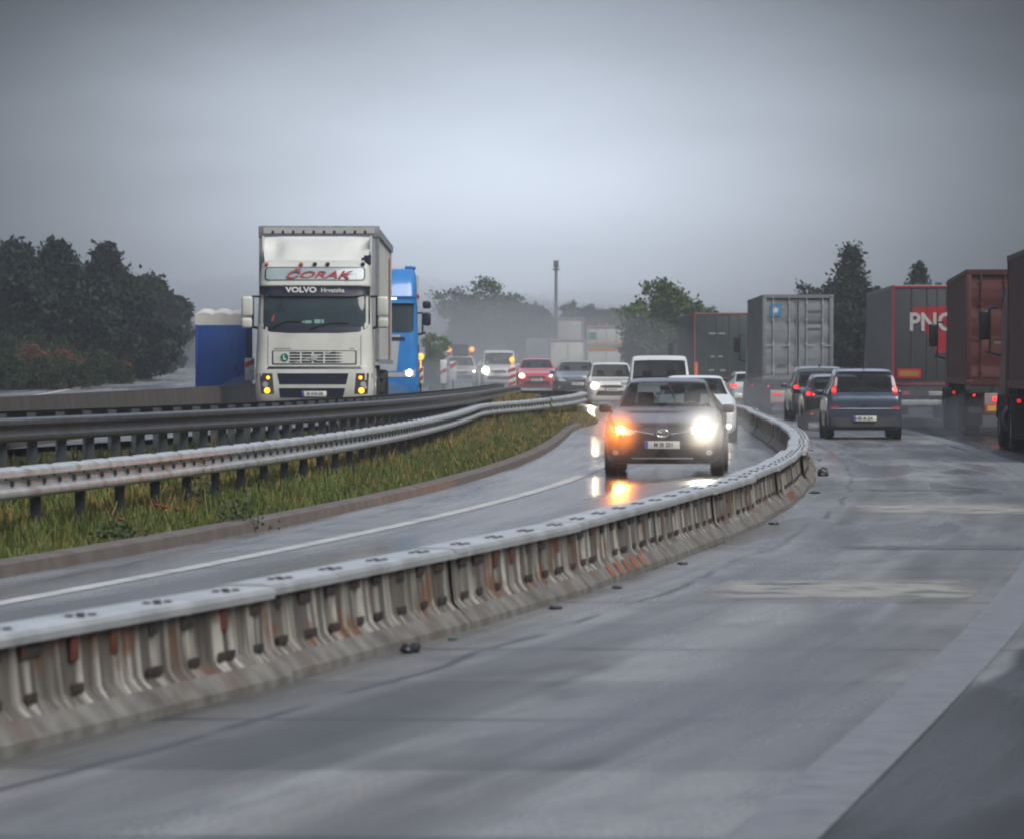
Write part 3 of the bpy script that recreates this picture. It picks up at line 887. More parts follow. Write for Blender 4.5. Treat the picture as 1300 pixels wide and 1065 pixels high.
def road_mat(name, base, dark, tracks, joints=True, wet=.5, asphalt_from=None, jl=()):
    m = bpy.data.materials.new(name); m.use_nodes = True; nt = m.node_tree; b = nt.nodes['Principled BSDF']; K = nt.links.new
    uv = N(nt, 'ShaderNodeUVMap'); sp = N(nt, 'ShaderNodeSeparateXYZ'); K(uv.outputs[0], sp.inputs[0])
    def noise(sx, sy, sc, det=6, off=0):
        mp = N(nt, 'ShaderNodeMapping'); mp.inputs['Scale'].default_value = (sx, sy, 1); mp.inputs['Location'].default_value = (off, off*.7, 0); K(uv.outputs[0], mp.inputs[0])
        n = N(nt, 'ShaderNodeTexNoise'); n.inputs['Scale'].default_value = sc; n.inputs['Detail'].default_value = det; K(mp.outputs[0], n.inputs['Vector']); return n.outputs['Fac']
    def rng_(x, a, c, lo=0., hi=1.):
        r = N(nt, 'ShaderNodeMapRange'); r.interpolation_type = 'SMOOTHSTEP'
        for i, v in enumerate((a, c, lo, hi)): r.inputs[i+1].default_value = v
        K(x, r.inputs[0]); return r.outputs[0]
    def math_(op, a, c=None):
        n = N(nt, 'ShaderNodeMath', operation=op)
        for i, v in enumerate((a, c)):
            if v is None: continue
            if isinstance(v, (int, float)): n.inputs[i].default_value = v
            else: K(v, n.inputs[i])
        return n.outputs[0]
    def mix(f, a, c):
        n = N(nt, 'ShaderNodeMix', data_type='RGBA')
        if isinstance(f, (int, float)): n.inputs[0].default_value = f
        else: K(f, n.inputs[0])
        for i, v in ((6, a), (7, c)):
            if isinstance(v, tuple): n.inputs[i].default_value = (*v, 1)
            else: K(v, n.inputs[i])
        return n.outputs[2]
    big = noise(.55, .06, 1, 5); mid = noise(1.2, .35, 2, 6, 3); fine = noise(1, 1, 38, 4, 9)
    wob = math_('MULTIPLY', math_('SUBTRACT', noise(.0, .25, 1, 3, 5), .5), .35)
    u = math_('ADD', sp.outputs[0], wob)
    col = mix(rng_(big, .35, .65), base, tuple(c*.78 for c in base))
    col = mix(rng_(mid, .45, .7, 0, .55), col, dark)
    streak = noise(6, .03, 1, 4, 77); sm = N(nt, 'ShaderNodeMix', data_type='RGBA', blend_type='MULTIPLY'); sm.inputs[0].default_value = 1; K(col, sm.inputs[6]); K(rng_(streak, .3, .7, .85, 1.14), sm.inputs[7]); col = sm.outputs[2]
    wetf = math_('ADD', rng_(noise(.8, .045, 1, 5, 21), .36, .6), rng_(streak, .35, .65, -.08, .08))
    for c0, wd in tracks:
        t = rng_(math_('ABSOLUTE', math_('SUBTRACT', u, c0)), wd, wd*.3)
        t = math_('MULTIPLY', t, rng_(noise(.9, .08, 1, 5, 13+c0), .38, .58, .25, .9))
        col = mix(math_('MULTIPLY', t, .9), col, dark); wetf = math_('MAXIMUM', wetf, math_('MULTIPLY', t, .7))
    lines = None
    for c0, wd in jl:
        t = rng_(math_('ABSOLUTE', math_('SUBTRACT', u, c0)), wd, wd*.4)
        t = math_('MULTIPLY', t, rng_(noise(.2, .5, 1, 4, 31), .4, .52)); lines = t if lines is None else math_('MAXIMUM', lines, t)
    if joints:
        fr = math_('ABSOLUTE', math_('SUBTRACT', math_('FRACT', math_('MULTIPLY', math_('ADD', sp.outputs[1], math_('MULTIPLY', sp.outputs[0], .03)), .2)), .5))
        t = math_('MULTIPLY', rng_(fr, .482, .494), rng_(noise(.5, .3, 1, 3, 41), .35, .5, .55, 1)); lines = t if lines is None else math_('MAXIMUM', lines, t)
        slab = N(nt, 'ShaderNodeTexWhiteNoise', noise_dimensions='1D'); K(math_('FLOOR', math_('ADD', math_('MULTIPLY', math_('ADD', sp.outputs[1], math_('MULTIPLY', sp.outputs[0], .03)), .2), .5)), slab.inputs['W'])
        sh = N(nt, 'ShaderNodeMix', data_type='RGBA', blend_type='MULTIPLY'); sh.inputs[0].default_value = 1; K(col, sh.inputs[6]); K(rng_(slab.outputs[0], 0, 1, .66, 1.2), sh.inputs[7]); col = sh.outputs[2]
    if asphalt_from is not None:
        af = rng_(u, asphalt_from-.05, asphalt_from+.05); col = mix(af, col, (.028, .026, .026))
    if lines is not None: col = mix(math_('MULTIPLY', lines, .85), col, (.025, .025, .03))
    g = N(nt, 'ShaderNodeMix', data_type='RGBA', blend_type='MULTIPLY'); g.inputs[0].default_value = 1; K(col, g.inputs[6]); K(rng_(fine, .3, .7, .6, 1.35), g.inputs[7])
    K(g.outputs[2], b.inputs['Base Color'])
    dry = rng_(noise(.7, .10, 1, 6, 55), .42, .60); wetf = math_('MULTIPLY', wetf, math_('SUBTRACT', 1.0, math_('MULTIPLY', dry, rng_(u, -1.0, .8, .15, .75))))
    if asphalt_from is not None: b.inputs['Specular IOR Level'].default_value = .5; K(math_('SUBTRACT', .5, math_('MULTIPLY', af, .36)), b.inputs['Specular IOR Level'])
    ro = math_('ADD', rng_(wetf, 0, 1, .54, .17), rng_(fine, .3, .7, -.04, .06)); ro = math_('MULTIPLY', ro, rng_(u, -.5, .4, .62, 1)) if asphalt_from is not None else ro
    K(ro, b.inputs['Roughness'])
    bp = N(nt, 'ShaderNodeBump'); bp.inputs['Strength'].default_value = .22; bp.inputs['Distance'].default_value = .01
    K(math_('ADD', fine, math_('MULTIPLY', mid, .8)), bp.inputs['Height']); K(bp.outputs[0], b.inputs['Normal'])
    MATS[name] = m
    return m


DS = list(np.arange(6, 60, 1.0))+list(np.arange(60, 140, 2.0))+list(np.arange(140, 300, 4.0))+[300, 320, 350, 400, 460, 520]
A_LEFT = pchip([(0, BL(0)-4.8)]+[(d, BL(d)-4.8) for d in range(5, 119, 6)]+[(130, 2.6), (150, 2.2), (170, .8), (190, -1.5), (230, -7), (300, -14), (400, -22), (900, -110)])
B_RIGHT = pchip([(d, HI(d)-.15) for d in range(5, 125, 6)]+[(135, .6), (150, 2.2), (170, .8), (190, -1.5), (230, -7), (300, -14), (400, -22), (900, -110)])
B_LEFT = pchip([(0, -28), (60, -26), (100, -24), (150, -22.3), (200, -23.8), (260, -26), (400, -37), (900, -130)])
CONC = road_mat('wet concrete', (.19, .184, .176), (.05, .047, .045), [(-3.05, .55), (-1.35, .5), (1.1, .5), (2.55, .65)], jl=[(.62, .045), (-4.35, .05)], asphalt_from=3.7)
FARC = road_mat('wet far carriageway', (.16, .155, .15), (.06, .058, .056), [(-11.5, .6), (-9.7, .6), (-15, .8)], jl=[(-8.2, .06)])
us = np.linspace(0, 1, 41)
sheet('road', DS, us, lambda u, d: A_LEFT(d)+u*(BL(d)+15-A_LEFT(d)), lambda x, d: H(x, d), CONC)
sheet('far_carriageway', DS, us, lambda u, d: B_LEFT(d)+u*(B_RIGHT(d)-B_LEFT(d)), lambda x, d: H(x, d), FARC)

SOIL = mat('soil and turf', (.045, .05, .014), .9, var=.5, scale=.8, bump=.4, dirt=(.07, .05, .02), dscale=.35)
gx = [-500, -250, -120, -70, -45]+list(np.arange(-34, 26, .8))+[30, 45, 70, 120, 250, 500]
gd = [-40]+DS+[560]
def gz(x, d):
    z = H(max(min(x, 40), -60), max(d, 0))-.07
    if x > BL(max(d, 0))+15: z -= .0
    return z
sheet('ground', gd, gx, lambda u, d: u, gz, SOIL)

PAINT = mat('road paint', (.46, .45, .42), .4, var=.22, scale=3, dirt=(.20, .20, .19), dscale=1.6, bump=.15)
LPAINT = mat('faded road paint', (.14, .145, .15), .45, var=.3, scale=5, dirt=(.12, .12, .12), dscale=2.5, bump=.2)


def marking(name, c0, w, ds, m, line=BL, lift=.005):
    return sheet(name, ds, [c0-w/2, c0, c0+w/2], lambda u, d: line(d)+u, lambda x, d: H(x, d)+lift, m)


RLX = pchip([(5, -.95), (10, 0), (17.5, 1.36), (22.4, 2.22), (27, 3.0), (36, 4.4), (48, 6.0), (60, 7.35), (80, 8.8), (100, 9.75), (125, 10.4), (160, 10.6)])
marking('road_marking', 0, .33, [d for d in DS if 8 <= d <= 150], LPAINT, RLX)
marking('road_marking', 0, .17, [d for d in DS if 12 <= d <= 118], PAINT, lambda d: BL(d)-3.72+.3*sstep(30, 70, d))
marking('road_marking', 0, .3, [d for d in DS if 120 <= d <= 300], PAINT, pchip([(100, -14.0), (150, -16.1), (200, -18.2), (260, -20.6), (300, -22.6)]))
# lighter repair slabs and dark joint bands in the concrete
SLAB = mat('pale repair concrete', (.27, .245, .20), .38, var=.18, scale=3, dirt=(.2, .19, .18), dscale=1.2, bump=.2)
BAND = mat('dark joint band', (.055, .055, .06), .35, var=.3, scale=4)
def quad(name, u0, u1, d0, d1, m, sk=0):
    n = 5
    return sheet(name, [d0+(d1-d0)*k/n for k in range(n+1)], [u0, (u0+u1)/2, u1], lambda u, d: BL(d)+u, lambda x, d: H(x, d)+.004, m)
def ragged(m, lim=.12):
    """worn edges: the sheet thins out towards its border"""
    nt = m.node_tree; K = nt.links.new; b = nt.nodes['Principled BSDF']; tc = N(nt, 'ShaderNodeTexCoord'); sp = N(nt, 'ShaderNodeSeparateXYZ'); K(tc.outputs['Generated'], sp.inputs[0])
    n = N(nt, 'ShaderNodeTexNoise'); n.inputs['Scale'].default_value = 2.2; n.inputs['Detail'].default_value = 8; K(tc.outputs['Object'], n.inputs['Vector'])
    def f(o):
        a = N(nt, 'ShaderNodeMath', operation='PINGPONG'); a.inputs[1].default_value = .5; K(o, a.inputs[0]); return a.outputs[0]
    mn = N(nt, 'ShaderNodeMath', operation='MINIMUM'); K(f(sp.outputs[0]), mn.inputs[0]); K(f(sp.outputs[1]), mn.inputs[1])
    r = N(nt, 'ShaderNodeMapRange', interpolation_type='SMOOTHSTEP'); r.inputs[1].default_value = 0; r.inputs[2].default_value = lim*2; K(mn.outputs[0], r.inputs[0])
    r2 = N(nt, 'ShaderNodeMapRange'); r2.inputs[1].default_value = .3; r2.inputs[2].default_value = .5; K(n.outputs['Fac'], r2.inputs[0])
    mu = N(nt, 'ShaderNodeMath', operation='MULTIPLY'); K(r.outputs[0], mu.inputs[0]); K(r2.outputs[0], mu.inputs[1])
    t = N(nt, 'ShaderNodeBsdfTransparent'); x = N(nt, 'ShaderNodeMixShader'); K(mu.outputs[0], x.inputs[0]); K(t.outputs[0], x.inputs[1]); K(b.outputs[0], x.inputs[2]); K(x.outputs[0], nt.nodes['Material Output'].inputs['Surface'])


ragged(SLAB); ragged(BAND)
quad('road_patch', .9, 2.9, 30.0, 33.4, SLAB)
quad('road_patch', .8, 3.0, 47.5, 52.0, SLAB)
quad('road_joint', 1.2, 3.2, 38.6, 39.6, BAND)
quad('road_joint', .8, 2.4, 57, 57.9, BAND)

# kerb along the grass
KERB = mat('weathered kerb stone', (.12, .10, .088), .75, var=.3, scale=4, bump=.4, dirt=(.07, .05, .035), dscale=2)
kb = MB(); kd = [d for d in DS if 10 <= d <= 118]
kb.rings([[(BL(d)-4.80+o, d, z) for o, z in ((0, -.03), (-.02, .09), (-.05, .11), (-.22, .11), (-.26, -.08))] for d in kd], closed=False, cap=False)
struct(kb.build('kerb', KERB))

# ================================================================ grass of the central reserve
def grass(name, n, hmin, hmax, m, keep, seed, w=.012):
    r = np.random.default_rng(seed); P = []
    while len(P) < n:
        d = 24+ (r.random()**1.25)*122; lo, hi = (BL(d)-5.06, REAR(d)-.4) if d < 118 else (A_LEFT(d)-.1, REAR(d)-.3)
        if lo-hi < .3: continue
        x = hi+(lo-hi)*r.random()
        if keep(x, d, r): P.append((x, d, H(x, d)-.06))
    P = np.array(P); k = len(P)
    h = hmin+(hmax-hmin)*r.random(k)**1.5; h *= np.where(np.abs(P[:, 0]-np.array([BL(q)-6.95 for q in P[:, 1]])) < .7, 1.45, 1.0); a = r.random(k)*6.283; lean = r.normal(0, .28, (k, 2))*h[:, None]
    ww = w*(1+P[:, 1]/70)
    V = np.zeros((k, 4, 3)); dx, dy = np.cos(a)*ww, np.sin(a)*ww*.6
    V[:, 0] = P+np.c_[dx, dy, 0*h]; V[:, 1] = P-np.c_[dx, dy, 0*h]
    tip = P+np.c_[lean, h]
    V[:, 2] = tip-np.c_[dx, dy, 0*h]*.35; V[:, 3] = tip+np.c_[dx, dy, 0*h]*.35
    o = mesh_np(name, V.reshape(-1, 3), np.arange(4*k).reshape(-1, 4), m); return stuff(o)


def clump(x, d): return math.sin(x*2.1+1.3*math.sin(d*.9))*math.sin(d*.63+x) + .6*math.sin(d*2.3+x*5)
GREEN = mat('green grass', (.075, .10, .018), .6, var=.5, scale=.9, spec=.3, dirt=(.16, .125, .03), dscale=.6)
DRY = mat('dry grass', (.26, .17, .055), .7, var=.4, scale=1.2, spec=.2)
grass('grass', 150000, .06, .22, GREEN, lambda x, d, r: clump(x, d)+r.normal(0, .8) > -1.0, 1, .008)
grass('dry_grass', 15000, .09, .28, DRY, lambda x, d, r: (-clump(x, d)+r.normal(0, .6)+(d-70)*.012+(.7 if x < BL(d)-7 else -.5)) > .7, 2, .007)
POP = mat('poppy petal', (.26, .014, .01), .5); STEM = mat('poppy stem', (.08, .1, .03), .7)
for px, py, hh in ((196, 642, .30), (206, 644, .33), (222, 647, .28), (150, 660, .3)):
    d = 41.5 if px > 160 else 40; x, _, z = at(px, py, d); g0 = H(x, d)
    t = thing('poppy', 'red poppy in the grass below the near guardrail', 'flower', (x, d, g0), 0, 'poppies in the central reserve')
    m = MB(); m.cyl((0, 0, 0), (.02, 0, max(.2, z-g0)), .005, n=5); m.build('stem', STEM, t)
    m = MB(); m.lathe([(.004, -.012), (.02, -.006), (.03, .010), (.026, .018)], (.02, 0, max(.2, z-g0)), 'Z', 9); m.build('bloom', POP, t)
for px, py, d, hh in ((310, 672, 43, .38), (150, 663, 39, .3), (447, 545, 74, .5), (475, 537, 80, .5), (255, 590, 52, .55)):
    x = (px-CX)*d/F; t = thing('weed_plant', {310: 'dark green weed growing at the kerb edge beside the wet lane', 150: 'low green weed in the grass under the near guardrail', 447: 'brown flowering weed between the two guardrails', 475: 'reddish brown weed between the guardrails, right of the other one', 255: 'tall green weed standing in front of the rear guardrail posts'}[px], 'weed', (x, d, H(x, d)-.05))
    r = np.random.default_rng(px); k = 260
    c = r.normal(0, 1, (k, 3))*np.array([.12, .12, hh*.3])+np.array([0, 0, hh*.5]); c[:, 2] = np.abs(c[:, 2]); s = .022
    q = r.normal(0, 1, (k, 2, 3)); q /= np.linalg.norm(q, axis=2, keepdims=True); V = np.stack([c+q[:, 0]*s, c+q[:, 1]*s, c-q[:, 0]*s, c-q[:, 1]*s], 1)
    mesh_np('leaves', V.reshape(-1, 3), np.arange(4*k).reshape(-1, 4), mat('weed leaf', (.03, .055, .018), .6) if px in (310, 150, 255) else mat('brown weed', (.12, .06, .02), .7), t)
    m = MB(); m.cyl((0, 0, 0), (0, 0, hh*.8), .008, n=5); m.build('stem', STEM, t)

# ================================================================ guardrails
def w_rail(name, label, line, ds, top, post, pstep, hgt=.31, beam=STEEL, postm=None, face=1, boltm=None, flat=True, zf=None, group=None, prange=None, base=-.4):
    zf = zf or (lambda x, d: H(x, d))
    t = thing(name, label, 'guardrail', (line(ds[0]), ds[0], 0), 0, group); ox, oy = line(ds[0]), ds[0]
    prof = [(-.03, 0), (0, 0), (.05, -.012), (.075, -.04), (.07, -.085), (.02, -.115), (.012, -.155), (.02, -.195), (.07, -.225), (.075, -.27), (.05, -.30), (.0, -.31), (-.03, -.31)]
    if flat: prof = [(-.16, -.005), (-.15, .0)]+prof[1:]
    prof = [(a*face, b*hgt/.31) for a, b in prof]
    rg = []
    for d in ds:
        sl = (line(d+.5)-line(d-.5)); nx, ny = 1/math.hypot(1, sl), -sl/math.hypot(1, sl)
        rg.append([(line(d)+a*nx-ox, d+a*ny-oy, top(d)+b) for a, b in prof])
    m = MB(); m.rings(rg, beam, closed=False, cap=False)
    if boltm:
        d = ds[0]
        while d < ds[-1]:
            m.box((line(d)-ox-.08*face, d-oy, top(d)+.006), (.05, .10, .012), boltm)
            for q in (0, .66):
                m.box((line(d+q)-ox+.028*face, d+q-oy, top(d+q)-.155*hgt/.31), (.03, .075, .05), boltm)
                m.box((line(d+q+.3)-ox+.055*face, d+q+.3-oy, top(d+q)-.10*hgt/.31), (.02, .05, .02), boltm)
            d += 1.33
    m.build('beam', None, t, sharp=50)
    d = ds[0]; a, b = prange or (ds[0], ds[-1])
    while d < ds[-1]:
        if a <= d <= b:
            x = line(d)-.08*face; zb = zf(x, d)
            m = MB(); hh = top(d)-.03-zb-base*-1+0
            z0, z1 = zb+base+.25, top(d)-.03
            m.box((0, 0, (z0+z1)/2), (post, .012, z1-z0)); m.box((-post/2, .03, (z0+z1)/2), (.01, .06, z1-z0)); m.box((post/2, .03, (z0+z1)/2), (.01, .06, z1-z0))
            m.build('post', postm or beam, t, (x-ox, d-oy, 0), rotz=0, fix=True)
        d += pstep
    return t


DKSTEEL = mat('dull dark steel', (.10, .115, .12), .5, .5, var=.3, scale=4, dirt=(.06, .05, .04), dscale=2)
SHADESTEEL = mat('shade-darkened steel', (.12, .125, .135), .45, .6, var=.25, scale=4, dirt=(.12, .09, .06), dscale=2)  # galvanised steel darkened: backlight and vignetting put into its base colour
BOLT = mat('dark bolt', (.02, .02, .022), .6)
nd = list(np.arange(26, 126, 1.5)); NOSE = pchip([(d, NEAR(d)) for d in range(20, 112, 6)]+[(122, .65), (132, 1.9), (140, 2.5)])
ntop = pchip([(0, .63), (90, .64), (120, .72), (140, .86), (160, .95)])
near = w_rail('guardrail', 'silver guardrail with a bright flat top along the grass beside the oncoming lane', NOSE, nd, ntop, .10, 2.0, beam=STEEL, postm=mat('dark post', (.03, .035, .035), .6, .3, var=.3), boltm=BOLT, prange=(30, 126), base=-.3)
# its rounded end, curling back to the rear rail
m = MB(); rg = []; o0 = near.location
pts = [(NOSE(d), d) for d in np.arange(125.5, 138, 1.0)]
cx, cy = pts[-1]
for k in range(1, 13):
    a = R(k*13); pts.append((cx-1.35+1.35*math.cos(a), cy+6*math.sin(a)))
for k in range(1, 8): pts.append((pts[-1][0]-.42, pts[-1][1]+.15))
for i, (x, y) in enumerate(pts):
    x0, y0 = pts[max(i-1, 0)]; x1, y1 = pts[min(i+1, len(pts)-1)]; tx, ty = x1-x0, y1-y0; l = math.hypot(tx, ty); nx, ny = ty/l, -tx/l
    z = ntop(min(y, 140)); rg.append([(x+a*nx-o0.x, y+a*ny-o0.y, z+b) for a, b in ((-.15, 0), (0, 0), (.05, -.012), (.075, -.04), (.07, -.085), (.02, -.115), (.02, -.195), (.07, -.225), (.075, -.27), (.0, -.31))])
m.rings(rg, closed=False, cap=False); m.build('end_curve', STEEL, near, sharp=50)
rd_ = list(np.arange(40, 141, 1.5))
rtop = pchip([(0, .98), (53, 1.0), (109, 1.0), (140, 1.06), (200, 1.25)])
w_rail('guardrail', 'dark double-row guardrail nearer the grass, its many posts standing close together', REAR, rd_, rtop, .11, 1.33, beam=SHADESTEEL, postm=DKSTEEL, boltm=None, flat=False, base=-.45, hgt=.30)
w_rail('guardrail', 'second dark guardrail right beside the white lorry lane, behind the row of posts', lambda d: REAR(d)-.55, rd_, lambda d: rtop(d)+.07, .11, 1.33, beam=SHADESTEEL, postm=DKSTEEL, boltm=None, face=-1, flat=False, base=-.3)

# low concrete wall beyond the lorry lane
WALL = mat('stained concrete', (.07, .06, .052), .8, var=.3, scale=2, bump=.4, dirt=(.05, .04, .035), dscale=1.1)
for k in range(12):
    d0 = 40+k*5.5; d1 = d0+5.44; ln = lambda d: -6.95+(d-50)*.0155
    t = MB(); hh = 1.235-.58
    a = math.atan2(ln(d1)-ln(d0), d1-d0)
    t.rings([[(-.30, y, 0), (-.28, y, .08), (-.12, y, .28), (-.08, y, hh), (.08, y, hh), (.12, y, .28), (.28, y, .08), (.30, y, 0)] for y in (0, 5.44)])
    tag(t.build('concrete_barrier', WALL, None, (ln(d0), d0, .575), -a, sharp=20), 'low dark concrete barrier block in the row below the blue cabin', 'barrier', 'concrete barrier blocks along the far carriageway')

# ================================================================ temporary steel barrier in the middle of the road
def barrier_mat():
    m = mat('streaked barrier steel', (.38, .36, .31), .6, 0, var=.15, scale=3); nt = m.node_tree; K = nt.links.new; b = nt.nodes['Principled BSDF']
    base = b.inputs['Base Color'].links[0].from_socket
    tc = N(nt, 'ShaderNodeTexCoord'); oi = N(nt, 'ShaderNodeObjectInfo'); ad = N(nt, 'ShaderNodeVectorMath', operation='ADD')
    cb = N(nt, 'ShaderNodeCombineXYZ'); mu = N(nt, 'ShaderNodeMath', operation='MULTIPLY'); mu.inputs[1].default_value = 400; K(oi.outputs['Random'], mu.inputs[0]); K(mu.outputs[0], cb.inputs[1])
    K(tc.outputs['Object'], ad.inputs[0]); K(cb.outputs[0], ad.inputs[1])
    out = base
    for sc, a, c, amt, col in (((0, 7, .5), .42, .53, .80, (.04, .03, .024)), ((0, 17, .9), .50, .60, .7, (.05, .042, .036)), ((0, 1.1, 1.6), .58, .70, .6, (.055, .040, .03)), ((0, 2.5, 3.0), .54, .64, .7, (.13, .045, .015))):
        mp = N(nt, 'ShaderNodeMapping'); mp.inputs['Scale'].default_value = sc; K(ad.outputs[0], mp.inputs[0])
        n = N(nt, 'ShaderNodeTexNoise'); n.inputs['Scale'].default_value = 1; n.inputs['Detail'].default_value = 3; K(mp.outputs[0], n.inputs['Vector'])
        r = N(nt, 'ShaderNodeMapRange'); r.inputs[1].default_value = a; r.inputs[2].default_value = c; r.inputs[3].default_value = 0; r.inputs[4].default_value = amt; K(n.outputs['Fac'], r.inputs[0])
        x = N(nt, 'ShaderNodeMix', data_type='RGBA'); K(r.outputs[0], x.inputs[0]); K(out, x.inputs[6]); x.inputs[7].default_value = (*col, 1); out = x.outputs[2]
    K(out, b.inputs['Base Color']); return m


BARR = barrier_mat()
CAP = mat('barrier cap', (.50, .52, .52), .32, .35, var=.14, scale=3, dirt=(.3, .3, .3), dscale=2)
FOOT = mat('barrier foot', (.15, .142, .125), .6, 0, var=.45, scale=4, dirt=(.09, .05, .03), dscale=2.2, bump=.3)
SLOT = mat('rusty slot', (.028, .022, .018), .8, var=.5, scale=10, dirt=(.09, .035, .012), dscale=6)
RUSTY = mat('rust red reflector', (.10, .032, .016), .5, var=.4)
STRIPE = mat('orange stripe', (.24, .09, .045), .5, var=.3, scale=8)
SEG = 4.6


def barrier_proto(kind, seed, label):
    r = random.Random(seed)
    t = thing('barrier_segment', label, 'barrier', (0, 0, 0), 0, 'temporary steel barrier segments: '+kind)
    m = MB(); rg = []; ny = 84
    for i in range(ny+1):
        y = SEG*i/ny*.996; c = .016 if (i % 2) else 0; c2 = r.uniform(-.009, .009)
        right = [(.255, .0), (.25, .05), (.175, .13), (.145+c2, .16), (.135-c+c2, .19), (.122-c+c2, .30), (.112-c+c2, .425), (.118, .44)]
        rg.append([(x, y, z) for x, z in right]+[(-x, y, z) for x, z in right[::-1]])
    f = MB(); rf = [[p for p in q[:3]]+[(-p[0], p[1], p[2]) for p in q[:3]][::-1] for q in (rg[0], rg[-1])]
    f.rings(rf); f.build('foot', FOOT, t, sharp=30)
    m.rings([q[2:14] for q in rg], closed=False, cap=False); m.build('wall', BARR, t, sharp=80)
    m = MB(); pc = [(.118, .436), (.15, .442), (.155, .475), (.14, .497), (.10, .503), (-.10, .503), (-.14, .497), (-.155, .475), (-.15, .442), (-.118, .436)]
    m.rings([[(x, y, z) for x, z in pc] for y in np.linspace(0.01, SEG-.02, 12)]); m.build('cap', CAP, t)
    for k in range(4):
        y = .55+k*1.15; m = MB(); m.box((.058, y, .5035), (.10, .26, .004), CAP)
        for q in (-.08, .08):
            for xx in (.085, .03): m.box((xx, y+q, .508), (.03, .05, .012), BOLT, .004)
        m.build('bolt_plate', None, t)
    up, lo, red, st = MB(), MB(), MB(), MB()
    for k in range(8):
        y = .3+k*.575+r.uniform(-.04, .04)
        if kind == 'reflectors' and k in (2, 3, 6): red.box((.121, y, .375), (.016, .10, .11), bev=.004)
        else: up.box((.119, y, .40+r.uniform(-.008, .008)), (.014, r.uniform(.12, .26), .052), bev=.004)
        if r.random() < .8: lo.box((.140, y+r.uniform(-.05, .05), .20), (.016, r.uniform(.12, .26), .045), bev=.004)
    if kind == 'stripes':
        for k in range(5):
            y = 1.1+k*.45; st.add([(.254, y, .052), (.254, y+.22, .052), (.178, y+.35, .136), (.178, y+.13, .136)], [(0, 1, 2, 3)])
        st.each('stripe', STRIPE, t)
    up.each('upper_slot', SLOT, t); lo.each('lower_slot', SLOT, t)
    if kind == 'reflectors': red.each('reflector', RUSTY, t)
    return t


protos = [barrier_proto('plain', 3, 'grey steel barrier segment with dark slots and dirt streaks, dividing the two lanes'),
          barrier_proto('reflectors', 4, 'grey steel barrier segment with rust red reflectors under its cap, dividing the two lanes'),
          barrier_proto('stripes', 5, 'grey steel barrier segment with orange stripes on its foot, dividing the two lanes')]
order = [0, 2, 1, 0, 1, 2, 0, 1, 0, 2, 0, 1, 0, 0, 2, 1]
d = 9.0; i = 0; used = set()
while d < 172:
    x0 = BL(d)-.15; dd = d+SEG
    for _ in range(4):
        l = math.hypot(BL(dd)-BL(d), dd-d); dd -= (l-SEG)
    a = math.atan2(BL(dd)-BL(d), dd-d); k = order[i % len(order)]
    o = protos[k] if k not in used else copy_tree(protos[k]); used.add(k)
    jr = random.Random(i*7+1); o.location = (x0+jr.uniform(-.02, .02), d, H(x0+.2, d)); o.rotation_euler = (jr.uniform(-.002, .002), jr.uniform(-.012, .012), -a+jr.uniform(-.006, .006)); d = dd; i += 1

# scraps lying along the barrier
SCRAP = mat('wet black scrap', (.018, .018, .022), .4, var=.4)
sc = [(505, 829, .13, 'pair'), (526, 828, .13, 'pair'), (546, 812, .10, 'low'), (1036, 604, .30, 'lump'), (1030, 572, .16, 'a'), (1040, 584, .15, 'a'), (1012, 626, .26, 'b'), (1038, 563, .12, 'a'), (940, 665, .2, 'c'), (850, 716, .16, 'c'), (760, 746, .14, 'c'), (668, 772, .16, 'c')]
LBS = {'pair': 'small dark scrap, one of two lying together at the barrier foot on the near lane', 'low': 'small greenish scrap on the near lane just past the pair of dark scraps', 'lump': 'largest black lump on the road where the barrier bends', 'a': 'small black scrap on the road by the barrier bend', 'b': 'flat black strip beside the barrier just before its bend', 'c': 'thin dark scrap lying close along the barrier foot'}
for px, py, s, kk in sc:
    d = CH*F/(py-HY); x = max((px-CX)*d/F, BL(d)+.2)
    b2 = bmesh.new(); bmesh.ops.create_icosphere(b2, subdivisions=2, radius=1); r = random.Random(px)
    for v in b2.verts: v.co *= r.uniform(.65, 1.15)
    m = MB(); ln = 1 if kk in ('lump', 'pair') else 2.6
    s *= .62; m.join(b2, None, Matrix.Diagonal((s*.5, s*.6*ln, s*(.42 if ln == 1 else .14), 1)), True)
    tag(m.build('scrap', SCRAP if kk != 'low' else mat('green scrap', (.012, .06, .04), .5), None, (x, d, s*(.3 if ln == 1 else .08)), sharp=60), LBS[kk], 'scrap', 'scraps along the barrier' if kk in ('pair', 'a', 'c') else None)

# ================================================================ trees
def leaf_mat(name, col, dry=None):
    return mat(name, col, .65, var=.45, scale=.7, spec=.25, dirt=dry or tuple(c*1.8 for c in col), dscale=1.1)


BARK = mat('bark', (.05, .042, .034), .9, var=.4, scale=5, bump=.5)


